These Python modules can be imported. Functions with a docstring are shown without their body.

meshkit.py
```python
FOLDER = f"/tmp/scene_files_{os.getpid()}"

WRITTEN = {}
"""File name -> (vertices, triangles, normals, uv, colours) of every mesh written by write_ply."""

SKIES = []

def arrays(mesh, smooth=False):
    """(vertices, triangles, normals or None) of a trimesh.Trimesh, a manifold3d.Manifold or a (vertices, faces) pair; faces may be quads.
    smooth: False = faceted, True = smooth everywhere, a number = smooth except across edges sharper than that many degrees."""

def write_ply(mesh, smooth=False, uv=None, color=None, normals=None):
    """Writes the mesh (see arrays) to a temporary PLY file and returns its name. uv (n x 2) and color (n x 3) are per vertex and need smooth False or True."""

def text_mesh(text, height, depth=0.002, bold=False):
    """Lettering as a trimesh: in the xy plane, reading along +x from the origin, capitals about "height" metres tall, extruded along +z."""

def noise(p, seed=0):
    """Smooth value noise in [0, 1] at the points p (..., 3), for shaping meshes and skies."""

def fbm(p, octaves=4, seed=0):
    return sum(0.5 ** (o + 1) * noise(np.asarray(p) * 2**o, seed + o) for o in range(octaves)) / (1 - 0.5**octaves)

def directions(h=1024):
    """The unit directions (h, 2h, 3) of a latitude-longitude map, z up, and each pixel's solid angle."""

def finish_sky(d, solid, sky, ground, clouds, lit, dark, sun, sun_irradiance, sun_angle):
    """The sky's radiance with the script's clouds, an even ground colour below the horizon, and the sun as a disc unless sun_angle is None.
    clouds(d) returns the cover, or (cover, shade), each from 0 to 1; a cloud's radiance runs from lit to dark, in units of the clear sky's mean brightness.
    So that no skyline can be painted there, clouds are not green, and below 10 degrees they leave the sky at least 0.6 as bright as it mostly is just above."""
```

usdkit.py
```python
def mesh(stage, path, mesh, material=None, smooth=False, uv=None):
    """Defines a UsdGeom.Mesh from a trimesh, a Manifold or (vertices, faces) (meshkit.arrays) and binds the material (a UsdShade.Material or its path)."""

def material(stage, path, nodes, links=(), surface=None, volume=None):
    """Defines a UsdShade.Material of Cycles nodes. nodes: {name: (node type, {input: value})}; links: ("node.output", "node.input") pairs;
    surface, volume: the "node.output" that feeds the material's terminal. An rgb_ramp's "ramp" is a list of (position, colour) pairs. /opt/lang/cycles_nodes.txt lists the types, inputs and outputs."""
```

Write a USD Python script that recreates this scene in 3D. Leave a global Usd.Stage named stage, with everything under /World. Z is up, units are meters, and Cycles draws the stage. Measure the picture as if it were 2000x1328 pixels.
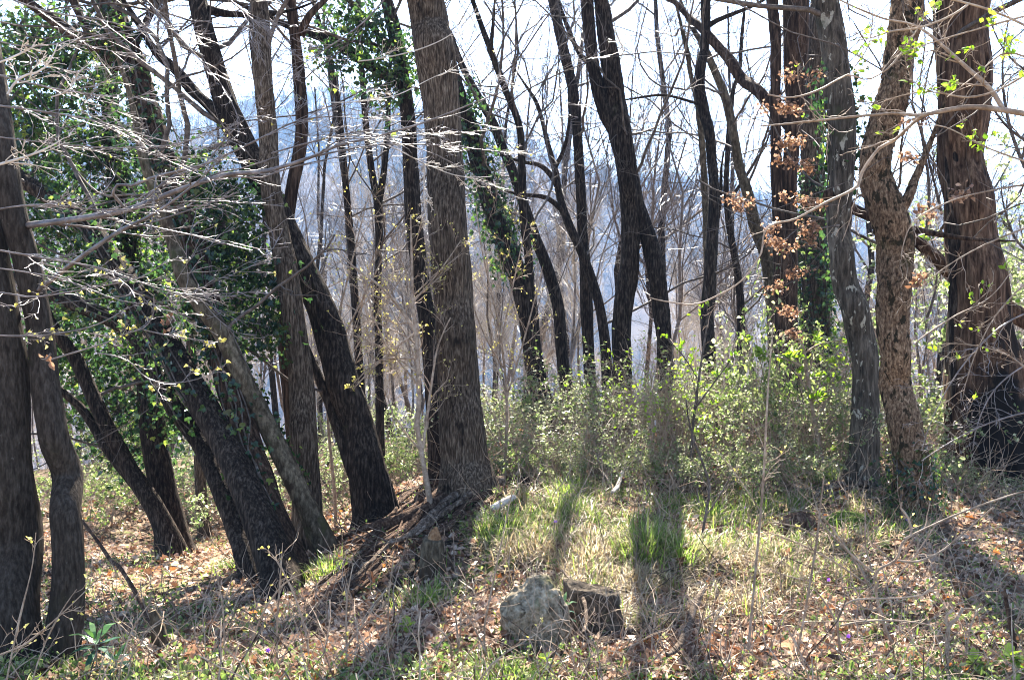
import math, numpy as np
from pxr import Usd, UsdGeom, UsdLux, UsdShade, Gf, Sdf, Vt
from scipy.interpolate import RBFInterpolator, Akima1DInterpolator, PchipInterpolator
import trimesh, usdkit, meshkit

# ------------------------------------------------------------------ camera, sky, sun, exposure
stage = Usd.Stage.CreateInMemory()
UsdGeom.SetStageUpAxis(stage, 'Z'); UsdGeom.SetStageMetersPerUnit(stage, 1.0)
UsdGeom.Xform.Define(stage, '/World'); UsdGeom.Scope.Define(stage, '/World/Looks')
F, CX, CY = 1946.0, 1000.0, 664.0                 # lens in photograph pixels
PITCH, EYE = math.radians(-2.0), np.array([0.0, 0.0, 1.6])
SUN_EL, SUN_AZ = math.radians(44.0), math.radians(.3)
SUN, SKY, EXPOSURE = 1.25, 0.05, 3.15
cam = UsdGeom.Camera.Define(stage, '/World/camera')
cam.AddTranslateOp().Set(Gf.Vec3d(*EYE)); cam.AddRotateXOp().Set(90 + math.degrees(PITCH))
cam.CreateHorizontalApertureAttr(36.0); cam.CreateFocalLengthAttr(36.0 * F / 2000); cam.CreateExposureAttr(EXPOSURE)
usdkit.material(stage, '/World/Looks/sky_light', {
    's': ('sky_texture', {'sky_type': 'single_scattering', 'sun_disc': False, 'sun_elevation': SUN_EL, 'sun_rotation': SUN_AZ, 'aerosol_density': .8, 'air_density': .8}),
    'b': ('background_shader', {'strength': SKY})}, [('s.color', 'b.color')], surface='b.background')
dome = UsdLux.DomeLight.Define(stage, '/World/sky')
UsdShade.MaterialBindingAPI.Apply(dome.GetPrim()).Bind(UsdShade.Material.Get(stage, '/World/Looks/sky_light'))
sun = UsdLux.DistantLight.Define(stage, '/World/sun')
sun.CreateIntensityAttr(SUN); sun.CreateAngleAttr(0.5); sun.CreateNormalizeAttr(True); sun.CreateColorAttr(Gf.Vec3f(1, .92, .8))
sun.AddRotateZOp().Set(-math.degrees(SUN_AZ)); sun.AddRotateXOp().Set(-(90 - math.degrees(SUN_EL)))
# (the light shines along its -z: tilted so that it comes from ahead of the camera)

RIGHT, FWD, UP = np.array([1., 0, 0]), np.array([0, math.cos(PITCH), math.sin(PITCH)]), np.array([0, -math.sin(PITCH), math.cos(PITCH)])
def P(px, py, D):
    px, py, D = (np.asarray(a, float)[..., None] for a in (px, py, D))
    return EYE + D * (RIGHT * (px - CX) / F + FWD + UP * (CY - py) / F)

# ------------------------------------------------------------------ helpers: prims
_count = {}
def numbered(parent, name):
    k = (parent, name); n = _count.get(k, 0); _count[k] = n + 1
    return f'{parent}/{name}' if n == 0 else f'{parent}/{name}_{n:03d}'
def tag(prim, label=None, category=None, group=None, kind=None):
    for k, v in (('label', label), ('category', category), ('group', group), ('kind', kind)):
        if v: prim.SetCustomDataByKey(k, v)
def unit(a): return a / np.maximum(np.linalg.norm(a, axis=-1, keepdims=True), 1e-12)
LOC = {}
def thing(name, label, cat, loc, group=None, kind=None):
    path = numbered('/World', name); x = UsdGeom.Xform.Define(stage, path)
    x.AddTranslateOp().Set(Gf.Vec3d(*map(float, loc))); x.AddRotateZOp().Set(0.0); x.AddScaleOp().Set(Gf.Vec3f(1, 1, 1))
    tag(x.GetPrim(), label, cat, group, kind); LOC[path] = np.asarray(loc, float)
    return path
def copy_of(src, loc, rz, s, label=None, group=None):
    base = src.rsplit('/', 1)[1]; base = base[:-4] if base[-3:].isdigit() and base[-4] == '_' else base
    path = numbered('/World', base); x = UsdGeom.Xform.Define(stage, path)
    x.GetPrim().GetReferences().AddInternalReference(src); x.GetPrim().SetInstanceable(True)
    place(path, loc, rz, s); tag(x.GetPrim(), label, None, group)
    return path
def place(path, loc, rz, s):
    p = stage.GetPrimAtPath(path); s = np.broadcast_to(s, 3)
    x = UsdGeom.Xformable(p); x.ClearXformOpOrder()
    x.AddTranslateOp().Set(Gf.Vec3d(*map(float, loc))); x.AddRotateZOp().Set(float(math.degrees(rz))); x.AddScaleOp().Set(Gf.Vec3f(*map(float, s)))
def mesh(name, vf, mat, parent='/World', smooth=False, kind=None, local=True, label=None):
    """One Mesh prim. vf = (vertices, triangles[, rnd per vertex]); vertices are world points and become local to the parent thing."""
    v, f = np.asarray(vf[0], float), np.asarray(vf[1], np.int32)
    root = '/'.join(parent.split('/')[:3])
    if local and root in LOC: v = v - LOC[root]
    path = numbered(parent, name); m = UsdGeom.Mesh.Define(stage, path)
    m.CreatePointsAttr(Vt.Vec3fArray.FromNumpy(v.astype(np.float32)))
    m.CreateFaceVertexCountsAttr(Vt.IntArray.FromNumpy(np.full(len(f), 3, np.int32)))
    m.CreateFaceVertexIndicesAttr(Vt.IntArray.FromNumpy(np.ascontiguousarray(f).ravel()))
    m.CreateSubdivisionSchemeAttr('none')
    if smooth:
        n = np.cross(v[f[:, 1]] - v[f[:, 0]], v[f[:, 2]] - v[f[:, 0]]); N = np.zeros_like(v)
        for k in range(3):
            for c in range(3): N[:, k] += np.bincount(f[:, c], n[:, k], len(v))
        m.CreateNormalsAttr(Vt.Vec3fArray.FromNumpy(unit(N).astype(np.float32))); m.SetNormalsInterpolation('vertex')
    if len(vf) > 2 and vf[2] is not None:
        UsdGeom.PrimvarsAPI(m).CreatePrimvar('rnd', Sdf.ValueTypeNames.FloatArray, 'vertex').Set(Vt.FloatArray.FromNumpy(np.asarray(vf[2], np.float32)))
    UsdShade.MaterialBindingAPI.Apply(m.GetPrim()).Bind(UsdShade.Material.Get(stage, f'/World/Looks/{mat}'))
    if kind or label: tag(m.GetPrim(), label, None, None, kind)
    return path
def join(parts):
    V, Fc, Rn, n = [], [], [], 0
    for p in parts:
        V.append(p[0]); Fc.append(np.asarray(p[1]) + n); n += len(p[0])
        Rn.append(p[2] if len(p) > 2 and p[2] is not None else np.full(len(p[0]), .5))
    return np.vstack(V), np.vstack(Fc), np.concatenate(Rn)

# ------------------------------------------------------------------ helpers: shapes
def resample(pts, rad, step):
    pts, rad = np.asarray(pts, float), np.asarray(rad, float)
    s = np.r_[0, np.cumsum(np.linalg.norm(np.diff(pts, axis=0), axis=1))]
    n = max(3, int(s[-1] / step) + 1); t = np.linspace(0, s[-1], n)
    if len(pts) > 3: q = np.stack([Akima1DInterpolator(s, pts[:, k])(t) for k in range(3)], 1)
    elif len(pts) == 3: q = np.stack([PchipInterpolator(s, pts[:, k])(t) for k in range(3)], 1)
    else: q = pts[0] + (pts[-1] - pts[0]) * (t / s[-1])[:, None]
    return q, PchipInterpolator(s, rad)(t), t
def rings(q):
    t = unit(np.gradient(q, axis=0)); main = np.abs(t.mean(0))
    ref = np.array([1., 0, 0]) if main[0] < .75 else np.array([0, 1., 0])
    a = unit(np.cross(t, ref)); return a, np.cross(t, a), t
def skin(v, n, sides, caps=True):
    i, j = np.meshgrid(np.arange(n - 1), np.arange(sides), indexing='ij'); j2 = (j + 1) % sides
    a, b, c, d = i * sides + j, i * sides + j2, (i + 1) * sides + j2, (i + 1) * sides + j
    f = np.vstack([np.stack([a, b, c], -1).reshape(-1, 3), np.stack([a, c, d], -1).reshape(-1, 3)])
    if caps:
        m = len(v); v = np.vstack([v, v[:sides].mean(0), v[-sides:].mean(0)]); j = np.arange(sides); j2 = (j + 1) % sides
        f = np.vstack([f, np.stack([j2, j, np.full(sides, m)], 1), np.stack([j + (n - 1) * sides, j2 + (n - 1) * sides, np.full(sides, m + 1)], 1)])
    return v, f
def trunk_mesh(pts, rad, sides=24, step=.06, furrow=.01, freq=22., seed=0, flare=0., lumps=.05, along=.12):
    """A trunk or limb as one skin: wandering radius, furrowed bark as relief, root flare at its first point."""
    q, r, s = resample(pts, rad, step); n = len(q); a, b, t = rings(q)
    th = np.arange(sides) * 2 * np.pi / sides; c, sn = np.cos(th)[None, :], np.sin(th)[None, :]
    S = s[:, None] + 0 * th[None, :]; R = r[:, None] * np.ones_like(th)[None, :]
    R = R * (1 + lumps * 2 * (meshkit.fbm(np.stack([c * 1.1 + 0 * S, sn * 1.1 + 0 * S, S * 1.6 + seed * 7.3], -1), 3, seed) - .5))
    if flare:
        g = np.exp(-S / .22) * flare; k = 5; ph = seed * 1.7
        R = R * (1 + g * (.55 + .45 * np.cos(k * th + ph + .8 * np.sin(2 * th + ph))[None, :]))
    if furrow:
        twist = S * .15
        x, y = R * np.cos(th + twist) * freq, R * np.sin(th + twist) * freq
        w = meshkit.noise(np.stack([x, y, S * freq * along + seed * 3.1], -1), seed + 5)
        w2 = meshkit.noise(np.stack([x * 2.1, y * 2.1, S * freq * along * 2.4 + seed], -1), seed + 9)
        R = R + furrow * (np.abs(w * 2 - 1) * 1.3 - .6 + .5 * (w2 - .5))
    R = np.maximum(R, .2 * r[:, None])
    v = q[:, None] + R[..., None] * (c[..., None] * a[:, None] + sn[..., None] * b[:, None])
    return skin(v.reshape(-1, 3), n, sides)
def tubes(Pn, Rn, sides=3):
    """Many thin twigs at once: Pn (N, n, 3), Rn (N, n)."""
    N, n = Rn.shape
    if N == 0: return np.zeros((0, 3)), np.zeros((0, 3), int), np.zeros(0)
    t = unit(np.gradient(Pn, axis=1)); m = np.abs(unit(Pn[:, -1] - Pn[:, 0])); ref = np.eye(3)[np.argmin(m, 1)][:, None]
    a = unit(np.cross(t, ref)); b = np.cross(t, a); th = np.arange(sides) * 2 * np.pi / sides
    v = Pn[:, :, None] + Rn[:, :, None, None] * (np.cos(th)[None, None, :, None] * a[:, :, None] + np.sin(th)[None, None, :, None] * b[:, :, None])
    i, j = np.meshgrid(np.arange(n - 1), np.arange(sides), indexing='ij'); j2 = (j + 1) % sides
    q = np.stack([i * sides + j, i * sides + j2, (i + 1) * sides + j2, i * sides + j, (i + 1) * sides + j2, (i + 1) * sides + j], -1).reshape(-1, 3)
    f = (q[None] + (np.arange(N) * n * sides)[:, None, None]).reshape(-1, 3)
    rnd = np.repeat(np.random.default_rng(N).random(N), n * sides)
    return v.reshape(-1, 3), f, rnd
def grow(Pp, Rp, k, length, ang, n, rng, up=0., wob=.16, t0=.2, t1=1., flat=0., rr=.55, rmin=.0012, rmax=9., rel=True):
    """k side shoots on each parent of a stack (N, n, 3): returns their stack."""
    N, m = Rp.shape; idx = np.repeat(np.arange(N), k); t = rng.uniform(t0, t1, N * k)
    x = np.minimum(t * (m - 1), m - 1.001); i = x.astype(int); w = (x - i)[:, None]
    p = Pp[idx, i] * (1 - w) + Pp[idx, i + 1] * w; r0 = Rp[idx, i] * (1 - w[:, 0]) + Rp[idx, i + 1] * w[:, 0]
    tan = unit(Pp[idx, i + 1] - Pp[idx, i]); L = np.linalg.norm(np.diff(Pp, axis=1), axis=2).sum(1)[idx] if rel else 1.
    L = L * length * rng.uniform(.55, 1.35, N * k) * (1 - .45 * t)
    g = rng.normal(size=(N * k, 3)); g[:, 2] *= (1 - flat); g = unit(g - (g * tan).sum(1, keepdims=True) * tan); g[:, 2] *= (1 - .6 * flat)
    an = ang * rng.uniform(.6, 1.35, N * k)[:, None]; d = unit(np.cos(an) * tan + np.sin(an) * g)
    out = np.empty((N * k, n, 3)); out[:, 0] = p
    for j in range(1, n):
        d = unit(d + rng.normal(size=d.shape) * wob * np.array([1, 1, 1 - .5 * flat]) + np.array([0, 0, up / n]))
        out[:, j] = out[:, j - 1] + d * (L / (n - 1))[:, None]
    r = np.clip(r0 * rr, rmin, rmax)[:, None] * np.linspace(1, .45, n)[None]
    return out, np.maximum(r, rmin)
def polystack(poly, rads, n):
    q, r, s = resample(poly, rads, .05); u = np.linspace(0, len(q) - 1, n); i = np.minimum(u.astype(int), len(q) - 2); w = (u - i)[:, None]
    return (q[i] * (1 - w) + q[i + 1] * w)[None], (r[i] * (1 - w[:, 0]) + r[i + 1] * w[:, 0])[None]

LEAF = (np.array([[0, 0, 0], [.28, .3, .05], [.3, .62, .06], [0, 1., -.06], [-.3, .62, .06], [-.28, .3, .05], [0, .5, -.02]]), np.array([[0, 1, 6], [1, 2, 6], [2, 3, 6], [3, 4, 6], [4, 5, 6], [5, 0, 6]]))
LEAF4 = (np.array([[0, 0, 0], [.3, .45, .07], [0, 1., -.05], [-.3, .45, .07]]), np.array([[0, 1, 2], [0, 2, 3]]))
IVY = (np.array([[0, 0, 0], [.42, .1, .04], [.46, .5, .02], [.2, .52, .04], [0, 1., -.05], [-.2, .52, .04], [-.46, .5, .02], [-.42, .1, .04], [0, .4, -.03]]),
       np.array([[0, 1, 8], [1, 2, 8], [2, 3, 8], [3, 4, 8], [4, 5, 8], [5, 6, 8], [6, 7, 8], [7, 0, 8]]))
OAK = (np.array([[0, 0, 0], [.16, .18, .05], [.3, .34, .1], [.2, .46, .06], [.36, .64, .14], [.18, .8, .05], [0, 1., -.1], [-.18, .8, .08], [-.36, .62, .16], [-.2, .46, .06], [-.3, .32, .12], [-.16, .18, .05], [0, .5, -.04]]),
       np.array([[i, (i + 1) % 12, 12] for i in range(12)]))
NARROW = (np.array([[0, 0, 0], [.12, .35, .03], [.1, .7, .02], [0, 1., -.1], [-.1, .7, .02], [-.12, .35, .03]]), np.array([[0, 1, 5], [1, 2, 4], [1, 4, 5], [2, 3, 4]]))
def leaves(C, axis, normal, size, tpl=LEAF, rng=None, curl=1., rnd=None):
    """Leaf-sized faces: one per row of C, growing along axis, facing normal."""
    T, tf = tpl; N = len(C)
    y = unit(axis); x = unit(np.cross(y, normal)); z = np.cross(x, y); size = np.broadcast_to(size, N)
    cu = curl * (rng.uniform(.2, 2.2, N) if rng is not None else np.ones(N)); wd = rng.uniform(.75, 1.2, N) if rng is not None else np.ones(N)
    v = C[:, None] + size[:, None, None] * (T[None, :, 0:1] * wd[:, None, None] * x[:, None] + T[None, :, 1:2] * y[:, None] + T[None, :, 2:3] * cu[:, None, None] * z[:, None])
    f = (tf[None] + (np.arange(N) * len(T))[:, None, None]).reshape(-1, 3)
    r = rng.random(N) if rnd is None else rnd
    return v.reshape(-1, 3), f, np.repeat(r, len(T))
def rvec(rng, N, up=0.): 
    g = rng.normal(size=(N, 3)); g[:, 2] += up; return unit(g)
def blades(C, h, rng, lean=.45, width=.004, dirs=None):
    """Grass blades: three bent segments narrowing to a point."""
    N = len(C); az = rng.uniform(0, 2 * np.pi, N); d = np.stack([np.cos(az), np.sin(az), 0 * az], 1) if dirs is None else dirs
    side = np.stack([-d[:, 1], d[:, 0], 0 * az], 1); ln = lean * rng.uniform(.3, 1.8, N); w = width * rng.uniform(.7, 1.4, N)
    pts = []
    for u, ww in ((0, 1.), (.4, .85), (.75, .55), (1., 0)):
        c = C + (d * (ln * u ** 1.8)[:, None] + np.array([0, 0, 1.]) * (u - .35 * ln * u ** 2.4)[:, None]) * h[:, None]
        pts += [c] if ww == 0 else [c - side * (w * ww)[:, None], c + side * (w * ww)[:, None]]
    v = np.stack(pts, 1); tf = np.array([[0, 1, 3], [0, 3, 2], [2, 3, 5], [2, 5, 4], [4, 5, 6]])
    f = (tf[None] + (np.arange(N) * 7)[:, None, None]).reshape(-1, 3)
    return v.reshape(-1, 3), f, np.repeat(rng.random(N), 7)

# ------------------------------------------------------------------ materials
L = '/World/Looks/'
def leaf_mat(name, ramp, trans=.45, rough=.45, spec=.4, tboost=1.3):
    usdkit.material(stage, L + name, {
        'a': ('attribute', {'attribute': 'rnd'}), 'r': ('rgb_ramp', {'ramp': ramp}),
        'n': ('noise_texture', {'scale': 60., 'detail': 2.}), 'h': ('hsv', {'saturation': 1.0}), 'nv': ('map_range', {'from_min': .3, 'from_max': .7, 'to_min': .75, 'to_max': 1.25}),
        'g': ('geometry', {}), 'p': ('principled_bsdf', {'roughness': rough, 'specular_ior_level': spec}),
        'tc': ('hsv', {'saturation': 1.12, 'value': tboost}), 't': ('translucent_bsdf', {}), 'm': ('mix_closure', {'fac': trans})},
        [('a.fac', 'r.fac'), ('g.position', 'n.vector'), ('n.fac', 'nv.value'), ('r.color', 'h.color'), ('nv.result', 'h.value'), ('h.color', 'p.base_color'), ('h.color', 'tc.color'), ('tc.color', 't.color'),
         ('p.BSDF', 'm.closure1'), ('t.BSDF', 'm.closure2')], surface='m.closure')
def bark_mat(name, dark, mid, light, scale=14., stretch=.16, bump=.5, moss=None, mossamt=.5, patch=None, patchlev=.6, patchscale=7., char=None, rough=.9, spec=.08):
    nodes = {'g': ('geometry', {}), 'mp': ('mapping', {'scale': (scale, scale, scale * stretch)}),
             'n1': ('noise_texture', {'scale': 1., 'detail': 5., 'roughness': .65}), 'n2': ('noise_texture', {'scale': 1.7, 'detail': 3.}),
             'r': ('rgb_ramp', {'ramp': [(.34, dark), (.5, mid), (.66, light)]}),
             'b': ('bump', {'strength': bump, 'distance': .02}), 'p': ('principled_bsdf', {'roughness': rough, 'specular_ior_level': spec})}
    links = [('g.position', 'mp.vector'), ('mp.vector', 'n1.vector'), ('g.position', 'n2.vector'), ('n1.fac', 'r.fac'), ('n1.fac', 'b.height'), ('b.normal', 'p.normal')]
    col = 'r.color'
    nodes['big'] = ('mix', {'mix_type': 'multiply', 'fac': .7}); nodes['bigr'] = ('rgb_ramp', {'ramp': [(.35, (.55, .55, .55)), (.65, (1.2, 1.2, 1.2))]})
    links += [('n2.fac', 'bigr.fac'), (col, 'big.color1'), ('bigr.color', 'big.color2')]; col = 'big.color'
    if patch is not None:
        nodes['mpp'] = ('mapping', {'scale': (patchscale, patchscale, patchscale * .55)})
        nodes['pn'] = ('noise_texture', {'scale': 1., 'detail': 4., 'roughness': .6, 'distortion': .4}); nodes['pr'] = ('map_range', {'from_min': patchlev, 'from_max': patchlev + .04, 'clamp': True}); nodes['pm'] = ('mix', {'color2': patch})
        links += [('g.position', 'mpp.vector'), ('mpp.vector', 'pn.vector'), ('pn.fac', 'pr.value'), ('pr.result', 'pm.fac'), (col, 'pm.color1')]; col = 'pm.color'
    if moss is not None:
        nodes['mn'] = ('noise_texture', {'scale': 3.2, 'detail': 5., 'roughness': .7}); nodes['mr'] = ('map_range', {'from_min': 1 - mossamt, 'from_max': 1 - mossamt + .12, 'clamp': True}); nodes['mm'] = ('mix', {'color2': moss})
        links += [('g.position', 'mn.vector'), ('mn.fac', 'mr.value'), ('mr.result', 'mm.fac'), (col, 'mm.color1')]; col = 'mm.color'
    if char is not None:
        nodes['cs'] = ('mapping', {'location': tuple(-np.array(char[0]) * np.array(char[1])), 'scale': tuple(char[1])}); nodes['cl'] = ('vector_math', {'math_type': 'length'}); nodes['cn'] = ('noise_texture', {'scale': 7., 'detail': 5., 'roughness': .7})
        nodes['ca'] = ('math', {'math_type': 'multiply_add', 'value2': 1.5}); nodes['cr'] = ('map_range', {'from_min': 1.95, 'from_max': 1.55, 'to_min': 0., 'to_max': 1., 'clamp': True}); nodes['cm'] = ('mix', {'color2': (.009, .0075, .0065)})
        links += [('g.position', 'cs.vector'), ('cs.vector', 'cl.vector1'), ('g.position', 'cn.vector'), ('cn.fac', 'ca.value1'), ('cl.value', 'ca.value3'), ('ca.value', 'cr.value'), ('cr.result', 'cm.fac'), (col, 'cm.color1')]; col = 'cm.color'
    links.append((col, 'p.base_color'))
    usdkit.material(stage, L + name, nodes, links + [], surface='p.BSDF')
bark_mat('bark_dark', (.007, .0048, .0036), (.025, .018, .0132), (.085, .065, .05), scale=58., stretch=.17, bump=1., moss=(.03, .032, .01), mossamt=.36)
bark_mat('bark_ridged', (.014, .009, .006), (.07, .05, .034), (.2, .155, .115), scale=78., stretch=.13, bump=1., patch=(.014, .01, .007), patchlev=.63, patchscale=3.2)
bark_mat('bark_red', (.012, .0065, .004), (.044, .027, .0175), (.12, .078, .053), scale=40., stretch=.11, bump=1., moss=(.03, .03, .01), mossamt=.34)
bark_mat('bark_smooth', (.02, .015, .011), (.042, .033, .026), (.078, .064, .051), scale=70., stretch=.25, bump=.6, patch=(.1, .09, .075), patchlev=.68, patchscale=30., moss=(.028, .024, .015), mossamt=.4)
bark_mat('bark_pale', (.035, .026, .016), (.085, .066, .043), (.17, .136, .093), scale=36., stretch=.4, bump=.6, patch=(.045, .031, .02), patchlev=.57, moss=(.045, .045, .018), mossamt=.43)
bark_mat('bark_lichen', (.022, .018, .013), (.07, .057, .043), (.14, .118, .092), scale=40., stretch=.15, bump=.8, patch=(.3, .28, .225), patchlev=.605, patchscale=16., moss=(.045, .045, .026), mossamt=.4)
bark_mat('bark_flaky', (.036, .02, .011), (.135, .084, .049), (.31, .21, .132), scale=66., stretch=.4, bump=1., patch=(.024, .018, .009), patchlev=.555, patchscale=18., moss=(.04, .036, .011), mossamt=.4)
bark_mat('bark_massive', (.018, .0095, .005), (.076, .044, .027), (.18, .115, .074), scale=34., stretch=.09, bump=1., patch=(.016, .011, .008), patchlev=.6, patchscale=2.4, char=(P(1958, 850, 8.5), (3.6, 2., 1.7)))
bark_mat('bark_burnt', (.008, .007, .006), (.02, .017, .015), (.045, .037, .03), scale=16., stretch=.15, bump=.7)
bark_mat('twig_grey', (.06, .045, .04), (.125, .1, .09), (.24, .205, .19), scale=20., stretch=1., bump=.1, rough=.34, spec=.6)
bark_mat('twig_dark', (.05, .038, .03), (.1, .08, .066), (.17, .14, .12), scale=20., stretch=1., bump=.1, rough=.6)
bark_mat('twig_tan', (.18, .125, .085), (.29, .215, .155), (.4, .32, .24), scale=25., stretch=1., bump=.1, rough=.5)
bark_mat('twig_pale', (.36, .31, .26), (.48, .43, .37), (.58, .53, .47), scale=10., stretch=1., bump=0., rough=.6)
bark_mat('dead_wood', (.03, .02, .014), (.1, .073, .054), (.26, .205, .16), scale=40., stretch=.5, bump=.9)
bark_mat('root_wood', (.025, .014, .009), (.075, .045, .03), (.19, .13, .092), scale=40., stretch=.6, bump=.9)
bark_mat('wood_end', (.1, .05, .025), (.2, .115, .06), (.28, .18, .1), scale=40., stretch=1., bump=.3)
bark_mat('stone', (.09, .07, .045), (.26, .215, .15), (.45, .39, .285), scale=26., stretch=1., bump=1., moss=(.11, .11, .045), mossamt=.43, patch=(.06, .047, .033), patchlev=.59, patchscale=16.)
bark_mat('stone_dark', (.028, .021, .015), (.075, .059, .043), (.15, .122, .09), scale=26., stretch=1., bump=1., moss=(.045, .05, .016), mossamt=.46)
bark_mat('moss', (.03, .045, .008), (.07, .1, .02), (.13, .17, .04), scale=60., stretch=1., bump=.8)
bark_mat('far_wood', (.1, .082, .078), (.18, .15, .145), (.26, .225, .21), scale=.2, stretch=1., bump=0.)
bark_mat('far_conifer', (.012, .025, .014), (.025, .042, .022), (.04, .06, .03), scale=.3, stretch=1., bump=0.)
bark_mat('ground_soil', (.06, .04, .027), (.15, .105, .072), (.29, .22, .15), scale=14., stretch=1., bump=.8, spec=.05, moss=(.1, .13, .035), mossamt=.45)
bark_mat('hill_soil', spec=0., dark=(.075, .06, .05), mid=(.11, .088, .075), light=(.14, .115, .09), scale=.03, stretch=1., bump=0., moss=(.09, .1, .045), mossamt=.4)
leaf_mat('ivy_leaf', [(0, (.012, .03, .012)), (.5, (.025, .055, .02)), (.85, (.055, .1, .028)), (.94, (.12, .18, .045)), (1, (.24, .32, .07))], trans=.45, rough=.22, spec=.7, tboost=1.6)
leaf_mat('young_leaf', [(0, (.12, .22, .03)), (.5, (.2, .31, .045)), (1, (.3, .4, .08))], trans=.55, tboost=1.4)
leaf_mat('bramble_leaf', [(0, (.045, .075, .028)), (.45, (.115, .16, .06)), (.8, (.24, .28, .14)), (1, (.46, .47, .32))], trans=.55, rough=.35, spec=.5, tboost=1.4)
leaf_mat('litter_leaf', [(0, (.06, .03, .018)), (.3, (.2, .115, .075)), (.6, (.35, .235, .175)), (.85, (.47, .36, .28)), (.965, (.58, .48, .38)), (.97, (.36, .15, .065)), (1, (.42, .19, .08))], trans=.35, rough=.4, spec=.35, tboost=1.2)
leaf_mat('brown_leaf', [(0, (.12, .065, .04)), (.5, (.23, .135, .085)), (1, (.38, .26, .18))], trans=.4, tboost=1.5)
leaf_mat('cover_leaf', [(0, (.04, .075, .02)), (.5, (.115, .165, .05)), (.85, (.22, .27, .1)), (1, (.4, .42, .24))], trans=.5, rough=.38, tboost=1.4)
leaf_mat('grass_green', [(0, (.08, .14, .03)), (.5, (.165, .24, .055)), (.85, (.27, .34, .1)), (1, (.45, .43, .24))], trans=.55, tboost=1.4)
leaf_mat('grass_dry', [(0, (.24, .18, .1)), (.5, (.43, .35, .22)), (1, (.6, .51, .36))], trans=.5, tboost=1.2)
leaf_mat('bud', [(0, (.4, .36, .1)), (1, (.62, .58, .24))], trans=.4)
leaf_mat('flower', [(0, (.16, .07, .42)), (1, (.26, .13, .6))], trans=.4)
leaf_mat('spurge_leaf', [(0, (.012, .05, .03)), (.6, (.03, .1, .05)), (1, (.1, .2, .05))], trans=.2, rough=.3, spec=.6)
usdkit.material(stage, L + 'haze', {'v': ('principled_volume', {'color': (.33, .57, 1.), 'density': .00032, 'anisotropy': .15})}, [], volume='v.volume')

# ------------------------------------------------------------------ haze
hz = trimesh.creation.box([5000, 3000, 310]); hz.apply_translation([0, 1500 - 340, 155 - 62])
tag(stage.GetPrimAtPath(mesh('haze', (hz.vertices, hz.faces), 'haze', kind='stuff')), 'pale blue spring haze filling the valley air', 'haze')

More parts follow.
